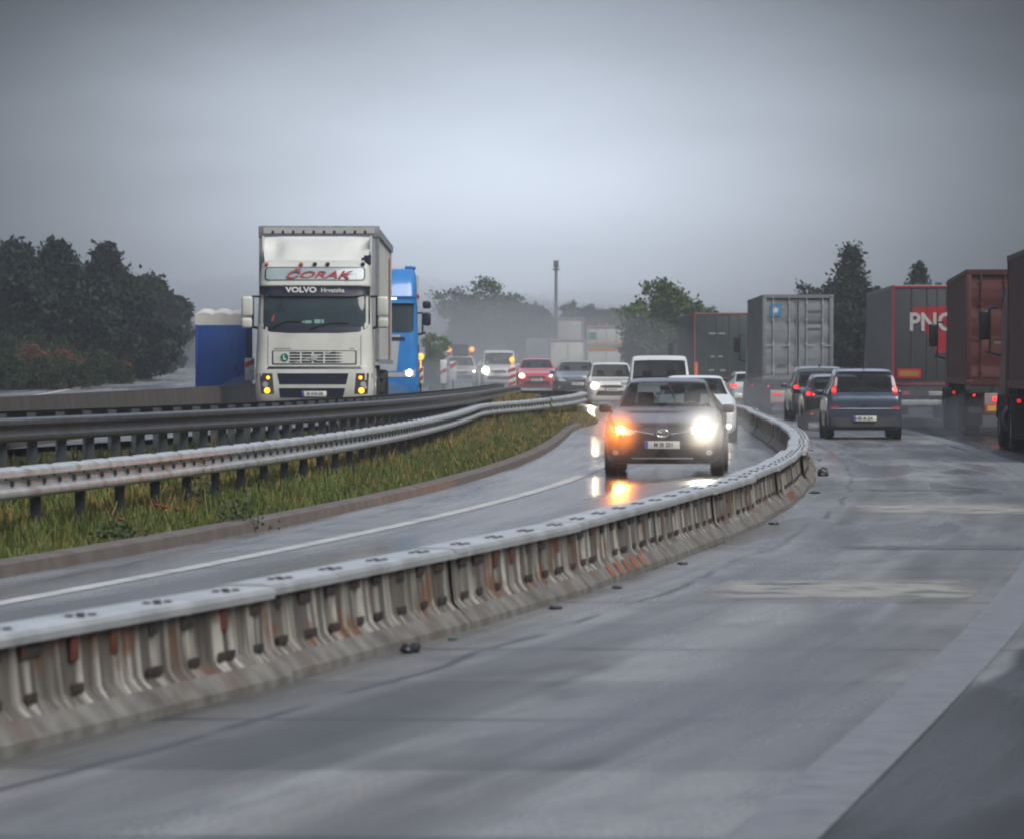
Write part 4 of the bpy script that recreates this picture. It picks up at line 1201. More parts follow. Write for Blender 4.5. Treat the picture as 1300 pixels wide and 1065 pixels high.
def crown_points(r, kind, h, w, ncl, n, low=False):
    C = []
    if kind == 'cone':
        for _ in range(ncl):
            u = r.random()**.75; z = h*(.12+.88*(1-u)) if r.random() < .5 else h*(.1+.88*r.random())
            z = h*(.08+.9*r.random()**1.1); rad = w/2*(1-z/h)**.8*(.55+.5*r.random()); a = r.random()*6.283
            C.append((math.cos(a)*rad, math.sin(a)*rad, z, .10*w*(.5+(1-z/h)), .03*h))
    else:
        lob = [(r.normal(0, w*.17), r.normal(0, w*.17), h*(.40+.42*r.random()), w*(.20+.13*r.random())) for _ in range(7)]+[(0, 0, h*.55, w*.34), (0, 0, h*.78, w*.20)]
        if low: lob += [(r.normal(0, w*.24), r.normal(0, w*.2), h*(.08+.3*r.random()), w*(.20+.14*r.random())) for _ in range(7)]
        for _ in range(ncl):
            l = lob[r.integers(len(lob))]; v = r.normal(0, 1, 3); v /= np.linalg.norm(v); q = l[3]*(.75+.35*r.random())
            z = l[2]+v[2]*q*.95
            if z > h or z < h*.03: z = h*((.03 if low else .2)+.75*r.random())
            C.append((l[0]+v[0]*q, l[1]+v[1]*q, z, w*.055*(.6+.8*r.random()), w*.045))
    C = np.array(C); k = r.integers(len(C), size=n); p = C[k, :3]+r.normal(0, 1, (n, 3))*np.c_[C[k, 3], C[k, 3], C[k, 4]]
    p[:, 2] = np.clip(p[:, 2], h*.01, h*1.04)
    return p, C


def tree(name, label, cat, x, d, z, h, w, kind, m, seed, n=9000, leaf=.16, ncl=150, group=None, trunk=True, low=False):
    r = np.random.default_rng(seed); t = thing(name, label, cat, (x, d, z), 0, group)
    p, C = crown_points(r, kind, h, w, ncl, n, low)
    q = r.normal(0, 1, (n, 3)); q /= np.linalg.norm(q, axis=1, keepdims=True); e = np.cross(q, r.normal(0, 1, (n, 3))); e /= np.linalg.norm(e, axis=1, keepdims=True)
    s = (leaf*(.5+.9*r.random(n)))[:, None]; f = .45 if kind == 'cone' else .62
    V = np.stack([p-q*s*.5, p+e*s*.5*f, p+q*s*.5, p-e*s*.5*f], 1)
    mesh_np('crown', V.reshape(-1, 3), np.arange(4*n).reshape(-1, 4), m, t)
    if trunk:
        b = MB(); tr = max(.05, h*.022); b.cyl((0, 0, -.2), (r.normal(0, .1), 0, h*.75), tr, tr*.3, 9)
        for k in r.integers(len(C), size=9 if kind != 'cone' else 14):
            c = C[k]; b.cyl((0, 0, max(.2, c[2]*(.55 if kind != 'cone' else .96))), (c[0]*.9, c[1]*.9, c[2]), tr*.35, tr*.1, 5)
        b.build('trunk', BARK, t)
    return t


FIR = leaf_mat('dark fir needles', (.008, .015, .009)); FOREST = leaf_mat('dark forest leaves', (.010, .018, .008)); MIDG = leaf_mat('mid green leaves', (.055, .095, .025)); FRESH = leaf_mat('fresh green leaves', (.09, .15, .035)); HEDGE = leaf_mat('hedge leaves', (.022, .036, .011)); RUSTB = leaf_mat('rust brown leaves', (.13, .05, .018))


def tree_px(name, label, cat, px, wpx, top, d, kind, m, seed, base=None, **k):
    x = (px-CX)*d/F; zt = CH-(top-HY)*d/F; g = H(x, d)-.1 if base is None else base
    return tree(name, label, cat, x, d, g, zt-g, wpx*d/F, kind, m, seed, **k)


# the wood on the left, tree by tree
wood = [(-30, 140, 296, 185, 'cone'), (18, 130, 309, 200, 'cone'), (48, 95, 316, 215, 'round'), (72, 125, 309, 190, 'cone'), (102, 85, 319, 225, 'round'), (133, 110, 313, 205, 'cone'), (160, 85, 321, 230, 'round'), (188, 66, 332, 240, 'round'), (206, 52, 352, 236, 'round'), (28, 90, 335, 180, 'round'), (80, 90, 345, 182, 'round'), (125, 90, 352, 188, 'round'), (170, 80, 362, 196, 'round'), (60, 85, 330, 240, 'round')]
wl = ['dark fir at the left edge of the wood, cut off by the picture edge', 'tall dark fir second from the left edge of the wood', 'rounded dark tree between the two tall left firs', 'tallest pointed dark fir of the left wood', 'rounded dark tree right of the tallest fir', 'slim dark fir with a spiky tip in the middle of the left wood', 'broad dark tree near the right end of the left wood', 'rounded dark tree second from the right end of the left wood', 'last dark tree at the right end of the left wood', 'low dark broadleaf in front of the left firs', 'low dark broadleaf behind the rust brown shrubs', 'low dark broadleaf in the middle front of the wood', 'low dark broadleaf at the right front of the wood', 'dark tree filling the wood behind the rounded one']
for i, ((px, w, top, d, k), l) in enumerate(zip(wood, wl)):
    tree_px('fir_tree' if k == 'cone' else 'broadleaf_tree', l, 'tree', px, w, top, d, k, FIR if k == 'cone' else FOREST, 100+i, n=9000, leaf=.34 if k == 'cone' else .26, ncl=260, group='trees of the left wood', low=True)
for i, (px, w, top, d, m, l) in enumerate([(228, 46, 398, 330, FOREST, 'small hazy tree just left of the blue cabin'), (252, 40, 408, 350, FOREST, 'faint hazy tree behind the blue cabin'), (205, 60, 415, 290, FOREST, 'low hazy tree at the foot of the left wood')]):
    tree_px('broadleaf_tree', l, 'tree', px, w, top, d, 'round', m, 140+i, n=5000, leaf=.3, group='trees of the left wood', low=True)
for i, (px, w, top, d, m, l) in enumerate([(14, 110, 408, 172, HEDGE, 'big dark green bush at the left roadside'), (70, 66, 425, 176, HEDGE, 'green bush right of the biggest roadside bush'), (40, 64, 440, 166, RUSTB, 'rust brown shrub at the left roadside below the biggest green bush'), (80, 46, 442, 167, RUSTB, 'smaller rust brown shrub right of the other brown one'), (8, 60, 449, 160, HEDGE, 'low dark shrub under the rust brown ones at the left edge'), (48, 56, 452, 161, HEDGE, 'low green shrub in front of the bigger rust brown shrub'), (86, 52, 452, 163, HEDGE, 'low green shrub in front of the smaller rust brown shrub'), (116, 50, 446, 172, HEDGE, 'green bush at the right end of the roadside bushes'), (140, 44, 450, 178, HEDGE, 'small green bush beside the far road edge'), (158, 18, 453, 180, RUSTB, 'small rust brown tuft at the far road edge')]):
    tree_px('roadside_bush', l, 'bush', px, w, top, d, 'round', m, 160+i, n=5000, leaf=.10, ncl=110, group='bushes beside the far carriageway', low=True)
# middle distance
for px, w, top, d, m, sd, l, nm in [
        (618, 72, 340, 345, MIDG, 1, 'tallest rounded tree, pale in the haze left of the mast', 'broadleaf_tree'), (597, 60, 372, 335, MIDG, 2, 'lower left shoulder tree of the hazy clump', 'broadleaf_tree'), (652, 62, 362, 350, MIDG, 3, 'hazy tree right of the tallest one', 'broadleaf_tree'), (684, 48, 370, 352, MIDG, 4, 'hazy tree just left of the mast', 'broadleaf_tree'), (632, 90, 400, 330, MIDG, 5, 'low hazy tree under the tallest one', 'broadleaf_tree'),
        (730, 42, 379, 340, MIDG, 6, 'small hazy tree just right of the mast', 'broadleaf_tree'), (765, 36, 376, 335, MIDG, 7, 'hazy pointed tree above the white cabins', 'broadleaf_tree'), (795, 40, 378, 325, MIDG, 8, 'hazy tree between the white cabins and the green crown', 'broadleaf_tree'), (745, 80, 398, 345, MIDG, 18, 'low hazy tree behind the white cabins', 'broadleaf_tree'),
        (852, 86, 355, 232, MIDG, 9, 'green leafy tree behind the white van', 'broadleaf_tree'), (828, 60, 380, 236, MIDG, 10, 'green tree at the left of the leafy one', 'broadleaf_tree'), (885, 52, 382, 240, MIDG, 11, 'green tree behind the dark green trailer', 'broadleaf_tree'),
        (545, 30, 415, 200, FRESH, 12, 'bright green bush right of the blue lorry', 'roadside_bush'), (556, 18, 438, 205, FRESH, 13, 'smaller bright green bush by the red and white boards', 'roadside_bush'),
        (1079, 84, 314, 205, FOREST, 14, 'dark spire-shaped tree above the grey container', 'fir_tree'), (1046, 66, 345, 215, FOREST, 15, 'dark tree left of the spire-shaped one', 'broadleaf_tree'), (1104, 60, 352, 200, FOREST, 16, 'dark tree right of the spire, behind the grey trailer', 'broadleaf_tree'), (1166, 60, 338, 215, FOREST, 17, 'dark pointed treetop above the grey trailer roof', 'fir_tree'), (1186, 40, 354, 220, FOREST, 19, 'low dark treetop right of the pointed one', 'broadleaf_tree'), (1075, 90, 385, 190, FOREST, 20, 'dark bushy tree filling the gap behind the two lorries', 'broadleaf_tree'), (1135, 60, 350, 212, FOREST, 21, 'dark tree hidden behind the grey trailer', 'broadleaf_tree'), (1240, 60, 372, 230, FOREST, 22, 'dark tree behind the red containers', 'broadleaf_tree')]:
    tree_px(nm, l, 'bush' if 'bush' in nm else 'tree', px, w*1.15, top, d, 'cone' if nm == 'fir_tree' else 'round', m, 300+sd, n=9000, leaf=.24 if d > 206 or m is FOREST else .12, ncl=170, low=(m is FOREST or 'bush' in nm))
# ================================================================ the traffic
white_lorry()
blue_lorry()
P_ = lambda c, **k: mat(c[0], c[1], k.get('rough', .28), k.get('metal', .35), var=.08, scale=3, coat=.7, dirt=tuple(q*.7+.012 for q in c[1]), dscale=1.6)

# dark hatchback with its lamps on, nearest in the oncoming lane
(lc, rz) = oncoming(64.6, 841)
t, bv, W = make_car('hatchback', 'dark brown hatchback with blazing headlight and an orange flashing lamp, nearest oncoming car', 'car', 4.28, HATCH, P_(('brown black paint', (.020, .010, .007)), metal=0, rough=.4), lc, rz, 'oncoming cars', wheels=(.86, 3.5), wr=.315)
hl = [(.40, .66), (.50, .615), (.74, .66), (.82, .735), (.83, .80), (.66, .765), (.46, .70)]
h1 = put_patch(t, bv, 'headlight', hl, LENS, .004)
h2 = put_patch(t, bv, 'headlight', mirror(hl), LENS, .004)
put_patch(t, bv, 'bulb', [(.64+.105*math.cos(k*.449), .705+.075*math.sin(k*.449)) for k in range(14)], glow('blazing headlight', (1, .94, .82), 80), .014, .02, parent=h1)
put_patch(t, bv, 'bulb', [(-.63+.06*math.cos(k*.449), .70+.055*math.sin(k*.449)) for k in range(14)], AMBERHOT, .014, .02, parent=h2)
put_patch(t, bv, 'grille', [(-.44, .665), (-.12, .60), (.12, .60), (.44, .665), (.40, .70), (.1, .655), (-.1, .655), (-.40, .70)], BLACK, .006)
for s in (1, -1):
    p = [(s*.13, .628), (s*.42, .675), (s*.415, .69), (s*.13, .642)]
    put_patch(t, bv, 'chrome_strip', p[::s], CHROME, .012)
em = MB()
yy = bv.ray_cast(Vector((0, -9, .645)), Vector((0, 1, 0)))[0].y-.03
def oval(m, rx, rz, cx, cz, r): m.tube([(cx+rx*math.cos(k*math.pi/10), yy, cz+rz*math.sin(k*math.pi/10)) for k in range(21)], r, 6)
oval(em, .088, .060, 0, .645, .011); oval(em, .030, .055, 0, .648, .009); oval(em, .062, .022, 0, .675, .009)
em.build('emblem', CHROME, t)
put_patch(t, bv, 'air_intake', [(-.62, .235), (.62, .235), (.50, .40), (-.50, .40)], BLACK, .006)
put_patch(t, bv, 'chrome_strip', rpoly(-.46, .46, .262, .285, .01), CHROME, .02)
for s in (1, -1): put_patch(t, bv, 'fog_light', [(s*.70+.05*math.cos(k*.524), .36+.04*math.sin(k*.524)) for k in range(12)], LENS, .01)
plate(t, 0, -.035, .475, 'M IB 201')
m = MB(); m.tube([(.16, 1.2, 1.075), (.10, 1.45, 1.235), (.02, 1.72, 1.37)], .014, 6); m.build('wiper', BLACK, t)
for q in (-.05, .03):   # papers and mirror seen through the glass
    pass
m = MB(); m.box((0, 1.86, 1.31), (.22, .05, .07), bev=.02); m.build('inside_mirror', BLACK, t)
A = Matrix.Translation(lc) @ Matrix.Rotation(rz, 4, 'Z')
spot((.64, -.08, .70), (.3, -30, -.6), 120, (1, .86, .66), 40, .09, parent=t)
spot((-.63, -.08, .70), (-.6, -25, -.4), 150, (1, .24, .035), 50, .07, name='flasher_beam', parent=t)

# white saloon behind it
(lc, rz) = oncoming(95, 884)
t, bv, W = make_car('saloon_car', 'white saloon half hidden behind the dark hatchback', 'car', 4.66, SALOON, P_(('white car paint', (.62, .62, .58)), metal=0), lc, rz, 'oncoming cars', wheels=(.9, 3.75))
front_face(t, bv, W, 0, None, None, BLACK, 'DW 4K 88')
put_patch(t, bv, 'fog_lamp', [(.70+.06*math.cos(k*.524), .34+.05*math.sin(k*.524)) for k in range(12)], HEADW, .012)
# white van
(lc, rz) = oncoming(122, 838)
t, bv, W = make_car('delivery_van', 'white van with tall roof above the dark hatchback', 'van', 4.88, VAN, P_(('white van paint', (.66, .66, .63)), metal=0), lc, rz, 'oncoming vans', wheels=(.95, 3.9), wr=.33)
front_face(t, bv, W, 0, None, None, BLACK, 'PO 7S 31', zl=.88, zg=.72)
m = MB(); m.tube([(.1, .88, 1.2), (.12, 1.2, 1.47), (.2, 1.45, 1.68)], .014, 6); m.build('wiper', BLACK, t)
# white off-roader with one warm lamp
(lc, rz) = oncoming(158, 777)
t, bv, W = make_car('off_road_car', 'white off-road car with one glaring warm headlight at the end of the guardrail', 'car', 4.46, SUV, P_(('white car paint', (.62, .62, .58)), metal=0), lc, rz, 'oncoming cars', wheels=(.9, 3.65), wr=.36)
front_face(t, bv, W, 0, HEADW, None, BLACK, 'WI 33 TR', zl=.82, zg=.76)
put_patch(t, bv, 'glaring_lamp', [(-.63+.15*math.cos(k*.449), .83+.12*math.sin(k*.449)) for k in range(14)], HEADW, .02)
spot((-.63, -.1, .83), (-.3, -30, .3), 40, (1, .8, .5), 80, .1, parent=t)
# dark grey saloon
(lc, rz) = oncoming(172, 733)
t, bv, W = make_car('saloon_car', 'dark grey car with round lamps between the white off-road car and the red car', 'car', 4.66, SALOON, P_(('slate car paint', (.06, .075, .085))), lc, rz, 'oncoming cars', wheels=(.9, 3.75), inside=True)
front_face(t, bv, W, 0, LENS, LENS, BLACK, 'OP 52 LK')
put_patch(t, bv, 'chrome_strip', rpoly(-.40, .40, .70, .735, .01), CHROME, .014)
for s in (1, -1): put_patch(t, bv, 'lamp_ring', [(s*.68+.11*math.cos(k*.449), .72+.10*math.sin(k*.449)) for k in range(14)], mat('bright reflector', (.7, .72, .72), .2, .6), .016)
# red car
(lc, rz) = oncoming(186, 681)
t, bv, W = make_car('hatchback', 'red car with one lit headlight behind the end of the central reserve', 'car', 4.28, HATCH, P_(('red car paint', (.55, .035, .045)), metal=0), lc, rz-.03, 'oncoming cars', wheels=(.86, 3.5))
front_face(t, bv, W, 0, HEADW, None, BLACK, 'KR 09 MM')
put_patch(t, bv, 'glaring_lamp', [(-.63+.12*math.cos(k*.449), .70+.10*math.sin(k*.449)) for k in range(14)], HEADW, .02)
# white minibus with bright lamps
(lc, rz) = oncoming(228, 633)
t, bv, W = make_car('minibus', 'white minibus with two bright headlights left of the red car', 'van', 4.88, VAN, P_(('white van paint', (.66, .66, .63)), metal=0), lc, rz-.05, 'oncoming vans', wheels=(.95, 3.9), wr=.33)
front_face(t, bv, W, 0, HEAD, HEADW, BLACK, 'SZ 18 PL', zl=.88, zg=.72)
for s, q in ((-1, .17), (1, .11)): put_patch(t, bv, 'glaring_lamp', [(s*.68+q*math.cos(k*.449), .92+q*math.sin(k*.449)) for k in range(14)], HEAD, .02)
# roadworks pickup with its panel
(lc, rz) = oncoming(232, 586)
t, bv, W = make_car('roadworks_van', 'white roadworks van with dark roof panel between amber lamps', 'van', 4.66, SUV, P_(('white van paint', (.66, .66, .63)), metal=0), lc, rz, wheels=(.9, 3.65), wr=.36)
front_face(t, bv, W, 0, None, HEADW, BLACK, None, zl=.82, zg=.76)
m = MB(); m.box((0, 2.1, 1.98), (.86, .06, .66), NAVY, .02)
for s in (.5, -.5): m.cyl((s*.6, 2.15, 1.6), (s*.6, 2.15, 1.8), .025, m=NAVY)
m.build('roof_panel', None, t)
for s in (1, -1):
    m = MB(); m.lathe([(.001, -.05), (.12, -.04), (.15, 0), (.12, .06), (.001, .07)], (s*.62, 2.08, 2.02), 'Y', 16); m.build('amber_lamp', glow('pale amber lamp', (1, .45, .08), .8), t)
    m = MB(); m.box((s*.62, 2.1, 1.80), (.2, .05, .2), bev=.02); m.build('red_panel', REFLR, t)

# cars leaving, on our side
def leaving_car(name, label, L, P, paint, d, px, plate_, lights, zb=.5, zp=.62, group='cars driving away', wr=.31, wheels=None, inside=True):
    t, bv, W = make_car(name, label, 'car', L, P, paint, (0, 0, 0), 0, group, wheels=wheels, wr=wr, inside=inside)
    place_rear(t, L, (px-CX)*d/F, d); rear_face(t, bv, L, W, lights, zb, zp, plate_)
    return t, bv, W


t, bv, W = leaving_car('people_carrier', 'blue grey people carrier with two red tail lights, nearest car driving away', 4.05, MPV, P_(('blue grey paint', (.055, .07, .105))), 98, 1098, 'HSK M 204',
    [([(.635, 1.02), (.745, 1.0), (.735, 1.16), (.655, 1.42), (.60, 1.40)], REDLENS)], zb=.46, zp=.475, wheels=(.78, 3.3), wr=.30)
for s in (1, -1):
    p = rpoly(.665, .735, 1.07, 1.17, .02); put_patch(t, bv, 'brake_light', p if s == 1 else mirror(p), BRAKE, .04, .03, back=True)
    p = [(.625, 1.20), (.69, 1.19), (.655, 1.40), (.61, 1.395)]; put_patch(t, bv, 'indicator', p if s == 1 else mirror(p), mat('pale lens', (.42, .34, .32), .2), .046, .03, back=True)
    p = rpoly(.60, .79, .71, .745, .01); put_patch(t, bv, 'low_reflector', p if s == 1 else mirror(p), REFLR, .03, .02, back=True)
put_patch(t, bv, 'chrome_strip', rpoly(-.78, .78, .685, .71, .01), mat('pale trim', (.30, .32, .34), .35), .02, .03, back=True)
put_patch(t, bv, 'emblem', rpoly(-.06, .06, .74, .80, .025), BLACK, .02, .02, back=True)
m = MB(); m.tube([(-.35, 4.04, 1.10), (-.1, 4.00, 1.17), (.3, 3.98, 1.12)], .013, 6); m.build('wiper', BLACK, t)
m = MB(); m.cyl((0, 3.45, 1.57), (0, 3.62, 1.70), .012, n=6); m.build('aerial', BLACK, t)
put_patch(t, bv, 'spoiler', rpoly(-.60, .60, 1.535, 1.575, .015), P_(('blue grey paint', (.055, .07, .105))), .05, .08, back=True)

t, bv, W = leaving_car('hatchback', 'dark car with lit tail lights tucked in left of the blue grey people carrier', 4.28, HATCH, P_(('charcoal paint', (.028, .030, .033))), 113, 1061, 'HSK T 77',
    [([(.58, .88), (.78, .86), (.77, 1.00), (.66, 1.10), (.60, 1.02)], REDLENS)], wheels=(.86, 3.5), zp=.74)
for s in (1, -1):
    p = rpoly(.66, .755, .90, .98, .03); put_patch(t, bv, 'brake_light', p if s == 1 else mirror(p), BRAKE, .04, .03, back=True)
    p = rpoly(.55, .60, .90, .94, .015); put_patch(t, bv, 'brake_light', p if s == 1 else mirror(p), BRAKE, .04, .03, back=True)
    p = rpoly(.58, .66, .40, .43, .01); put_patch(t, bv, 'low_reflector', p if s == 1 else mirror(p), TAIL, .04, .03, back=True)

ESTATE = dict(SUV, top=[(0, .66), (.03, .76), (.10, .84), (.35, .92), (.9, 1.04), (1.1, 1.10), (1.9, 1.55), (2.3, 1.67), (3.8, 1.66), (4.2, 1.60), (4.33, 1.50), (4.50, 1.05), (4.56, .95), (4.6, .6)],
              bot=[(0, .34), (.06, .22), (.5, .2), (4.0, .22), (4.5, .26), (4.6, .36)], wid=[(0, .70), (.04, .78), (.12, .84), (.35, .88), (.8, .89), (3.9, .89), (4.3, .885), (4.5, .86), (4.6, .78)],
              belt=[(0, .6), (.3, .78), (1.0, .94), (1.5, 1.0), (4.1, 1.06), (4.6, .9)], rat=[(0, .9), (.9, .91), (1.1, .88), (1.9, .77), (2.3, .74), (4.2, .745), (4.4, .82), (4.6, .93)], ws=(1.12, 1.92), rw=(4.31, 4.50), side=[(1.7, 2.6), (2.7, 3.9)])
t, bv, W = leaving_car('estate_car', 'pale roofed grey family car, third in the line driving away', 4.6, ESTATE, P_(('misty grey paint', (.13, .14, .15))), 132, 1042, 'WST V 310',
    [([(.64, .98), (.82, .97), (.82, 1.12), (.70, 1.22), (.64, 1.10)], REDLENS)], wheels=(.9, 3.75), zp=.80)
for s in (1, -1):
    p = rpoly(.70, .81, .99, 1.08, .03); put_patch(t, bv, 'brake_light', p if s == 1 else mirror(p), BRAKE, .04, .03, back=True)
put_patch(t, bv, 'window_sticker', rpoly(-.25, .15, 1.18, 1.25, .02), mat('pale green plate', (.25, .36, .32), .4), .03, .02, back=True)
m = MB(); m.box((0, 3.9, 1.69), (.05, .14, .06), bev=.02); m.build('aerial', BLACK, t)

t, bv, W = leaving_car('saloon_car', 'small far white car with pink tail lights left of the grey container lorry', 4.28, HATCH, P_(('white car paint', (.62, .62, .58)), metal=0), 172, 953, 'B KL 930',
    [([(.52, .84), (.80, .84), (.80, .95), (.52, .95)], BRAKE)], wheels=(.86, 3.5), zp=.62)

# lorries in the right-hand lane
RUST = mat('rust red container', (.085, .013, .009), .55, .0, var=.22, scale=1.5, dirt=(.05, .016, .012), dscale=1.6)
RUSTD = mat('rust red frame', (.055, .010, .008), .55, var=.25)
t, loc, a = container_lorry('lorry carrying the nearest rust red container at the right edge', 73.4, 1336, 320, board='red', plain=True, hs=.052)
container('shipping_container', 'nearest rust red container, cut off by the right picture edge', loc, a, RUST, RUSTD, h=2.62, bars=RUSTD)
t, loc, a = container_lorry('lorry with orange reflector board under the second rust red container', 102, 1226, 342, board='red', hs=.065)
c = container('shipping_container', 'rust red container with a small red logo panel beside the anthracite trailer', loc, a, RUST, RUSTD, h=2.72, bars=RUSTD)
m = MB(); m.box((.55, .02, 1.95), (.62, .012, .42)); lp = m.build('logo_panel', mat('signal red', (.32, .012, .02), .45), c)
text('TA', .17, mat('dull white ink', (.45, .38, .33), .5), lp, (.42, .008, 1.94), bold=.004)
m = MB(); m.box((.55, .012, 1.70), (.62, .012, .05)); m.build('logo_rule', mat('dull white ink', (.45, .38, .33), .5), c)
text('TGHU 21', .11, mat('yellow stencil', (.32, .15, .02), .5), c, (-.55, .006, 2.64), bold=.003, name='stencil')
m = MB(); m.lathe([(.001, 0), (.09, 0)], (-.30, .04, 2.13), 'Y', 18); m.build('blue_sticker', mat('blue sticker', (.02, .07, .13), .5), c)
m = MB(); m.box((-.42, .04, 1.02), (.26, .01, .09)); m.build('data_plate', mat('dull plate', (.22, .17, .13), .5), c)

DG = mat('anthracite tarpaulin', (.045, .048, .052), .6, var=.1, scale=2); SIDEG = mat('pale grey side tarpaulin', (.26, .27, .27), .6, var=.1, scale=2)
t, L = box_trailer_lorry('curtain_trailer_lorry', 'anthracite trailer with red edges and large white letters on a red triangle', 124, 1133, 2.55, 3.98, SIDEG, DG, mat('red edge strip', (.28, .015, .02), .5), mat('lorry cab grey', (.1, .1, .1), .4), hs=.027)
yb = L+.035
m = MB(); m.add([(.76, yb, 3.33), (-1.1, yb, 3.43), (-1.1, yb, 2.2), (-.02, yb, 2.02)], [(0, 1, 2, 3)]); m.build('red_triangle', mat('signal red', (.24, .010, .016), .45), t)
text('PNO', .72, mat('letter white', (.42, .41, .40), .5), t, (.14, yb+.012, 2.9), True, sx=.88, bold=.018, ext=.006)
m = MB(); m.box((.80, yb+.012, 1.45), (.68, .014, .27), REFLR); m.box((.80, yb+.022, 1.45), (.55, .014, .15), mat('dull yellow', (.28, .15, .04), .5)); m.build('reflector', None, t)
m = MB()
for k in range(7): m.box((-.95+k*.3, L-.2, 4.02), (.17, .3, .07))
m.build('roof_bow', mat('dark bar', (.10, .10, .10), .5, .5), t)

GREY = mat('grey container paint', (.20, .215, .225), .5, var=.12, scale=1.5, dirt=(.12, .11, .10), dscale=1.8); GREYF = mat('grey container frame', (.17, .175, .18), .5, var=.15)
t, loc, a = container_lorry('lorry with pale lamp board under the grey container', 149, 968, 374, cabcol=mat('lorry cab blue grey', (.12, .2, .28), .4), hs=.012)
c = container('shipping_container', 'grey container with a blue star square on its left door', loc, a, GREY, GREYF, h=2.92, bars=mat('pale bars', (.30, .31, .31), .5))
m = MB(); m.box((-.77, .03, 2.38), (.37, .012, .42)); sq = m.build('logo_square', mat('sky blue square', (.03, .20, .40), .5), c)
m = MB(); st = [((.15 if k % 2 == 0 else .065)*math.cos(k*math.pi/7+math.pi/2)-.77, .02, (.15 if k % 2 == 0 else .065)*math.sin(k*math.pi/7+math.pi/2)+2.38) for k in range(14)]
m.add(st, [tuple(range(14))]); m.build('star', mat('star white', (.6, .6, .58), .5), sq)
for x0, z0, w in ((.62, 2.35, .5), (.62, 2.0, .6), (.6, 1.75, .5), (-.55, .5, .3)):
    m = MB(); m.box((x0, .03, z0), (w, .008, .06)); m.build('marking_strip', mat('faint dark marking', (.10, .11, .12), .6), c)

GRN = mat('dark green trailer', (.022, .038, .036), .5, var=.15, scale=2); GRNS = mat('green grey trailer side', (.10, .14, .13), .5, var=.1)
t, L = box_trailer_lorry('box_trailer_lorry', 'dark green box trailer with orange edges, farthest lorry in the right lane', 188, 881, 2.5, 4.0, GRNS, GRN, mat('orange edge strip', (.28, .05, .03), .5), mat('lorry cab grey', (.1, .1, .1), .4), lamps=True, hs=-.0125)
yb = L+.035
for x0, z0, w in ((.45, 3.1, .3), (.05, 3.1, .3), (.5, 1.5, .25), (.0, 1.5, .25), (-.65, 2.6, .2), (.45, 2.1, .2), (.1, 2.1, .2)):
    m = MB(); m.box((x0, yb+.01, z0), (w, .01, .08)); m.build('marking_strip', mat('pale green marking', (.22, .26, .22), .6), t)
m = MB(); m.box((1.16, yb+.01, 1.5), (.14, .03, .7)); m.build('side_reflector', mat('orange reflector', (.75, .16, .04), .4), t)

# ================================================================ works site on the far side
LOOW = mat('cabin plastic blue', (.005, .055, .25), .5, var=.2, scale=1.2, bump=.15, dirt=(.012, .075, .26), dscale=2); ROOFW = mat('cabin roof white', (.62, .60, .55), .5, var=.1, scale=3)
d = 101; x, _, z = at(280.5, 490, d); g = H(x, d)
t = thing('portable_toilet', 'blue portable toilet cabin with white domed roof beside the white lorry', 'toilet cabin', (x, d, g), R(-4))
hz = 2.0
m = MB(); m.box((0, .6, hz/2+.05), (1.18, 1.2, hz), bev=.03)
for k in range(5): m.box((-.44+k*.22, -.005, hz/2+.05), (.02, .015, hz*.86), bev=.004)
for s in (1, -1): m.box((s*.57, .0, hz/2+.05), (.06, .05, hz), bev=.015)
m.build('cabin', LOOW, t)
m = MB(); m.box((0, .6, .05), (1.2, 1.22, .12), bev=.02); m.build('base', mat('grey base', (.08, .08, .08), .7), t)
m = MB(); rg = []
for k in range(25):
    u = -1+2*k/24; xx = u*.61; bump_ = .065*abs(math.cos(u*math.pi*1.5)); hh = .30*(1-.30*max(0, u)**2.5)-.02*abs(u)**6+bump_
    rg.append([(xx, .0, hz+.04), (xx, .0, hz+.04+hh*.80), (xx, .14, hz+.04+hh*.97), (xx, .4, hz+.04+hh*1.08), (xx, .8, hz+.04+hh*1.08), (xx, 1.06, hz+.04+hh*.97), (xx, 1.2, hz+.04+hh*.8), (xx, 1.2, hz+.04)])
m.rings(rg); m.build('roof', ROOFW, t, sharp=50)
m = MB(); m.box((0, -.012, .97), (.86, .012, 1.7), bev=.02); dr = m.build('door', LOOW, t)
m = MB(); m.box((.34, -.03, 1.05), (.05, .04, .12), bev=.01); m.build('handle', BLACK, dr)

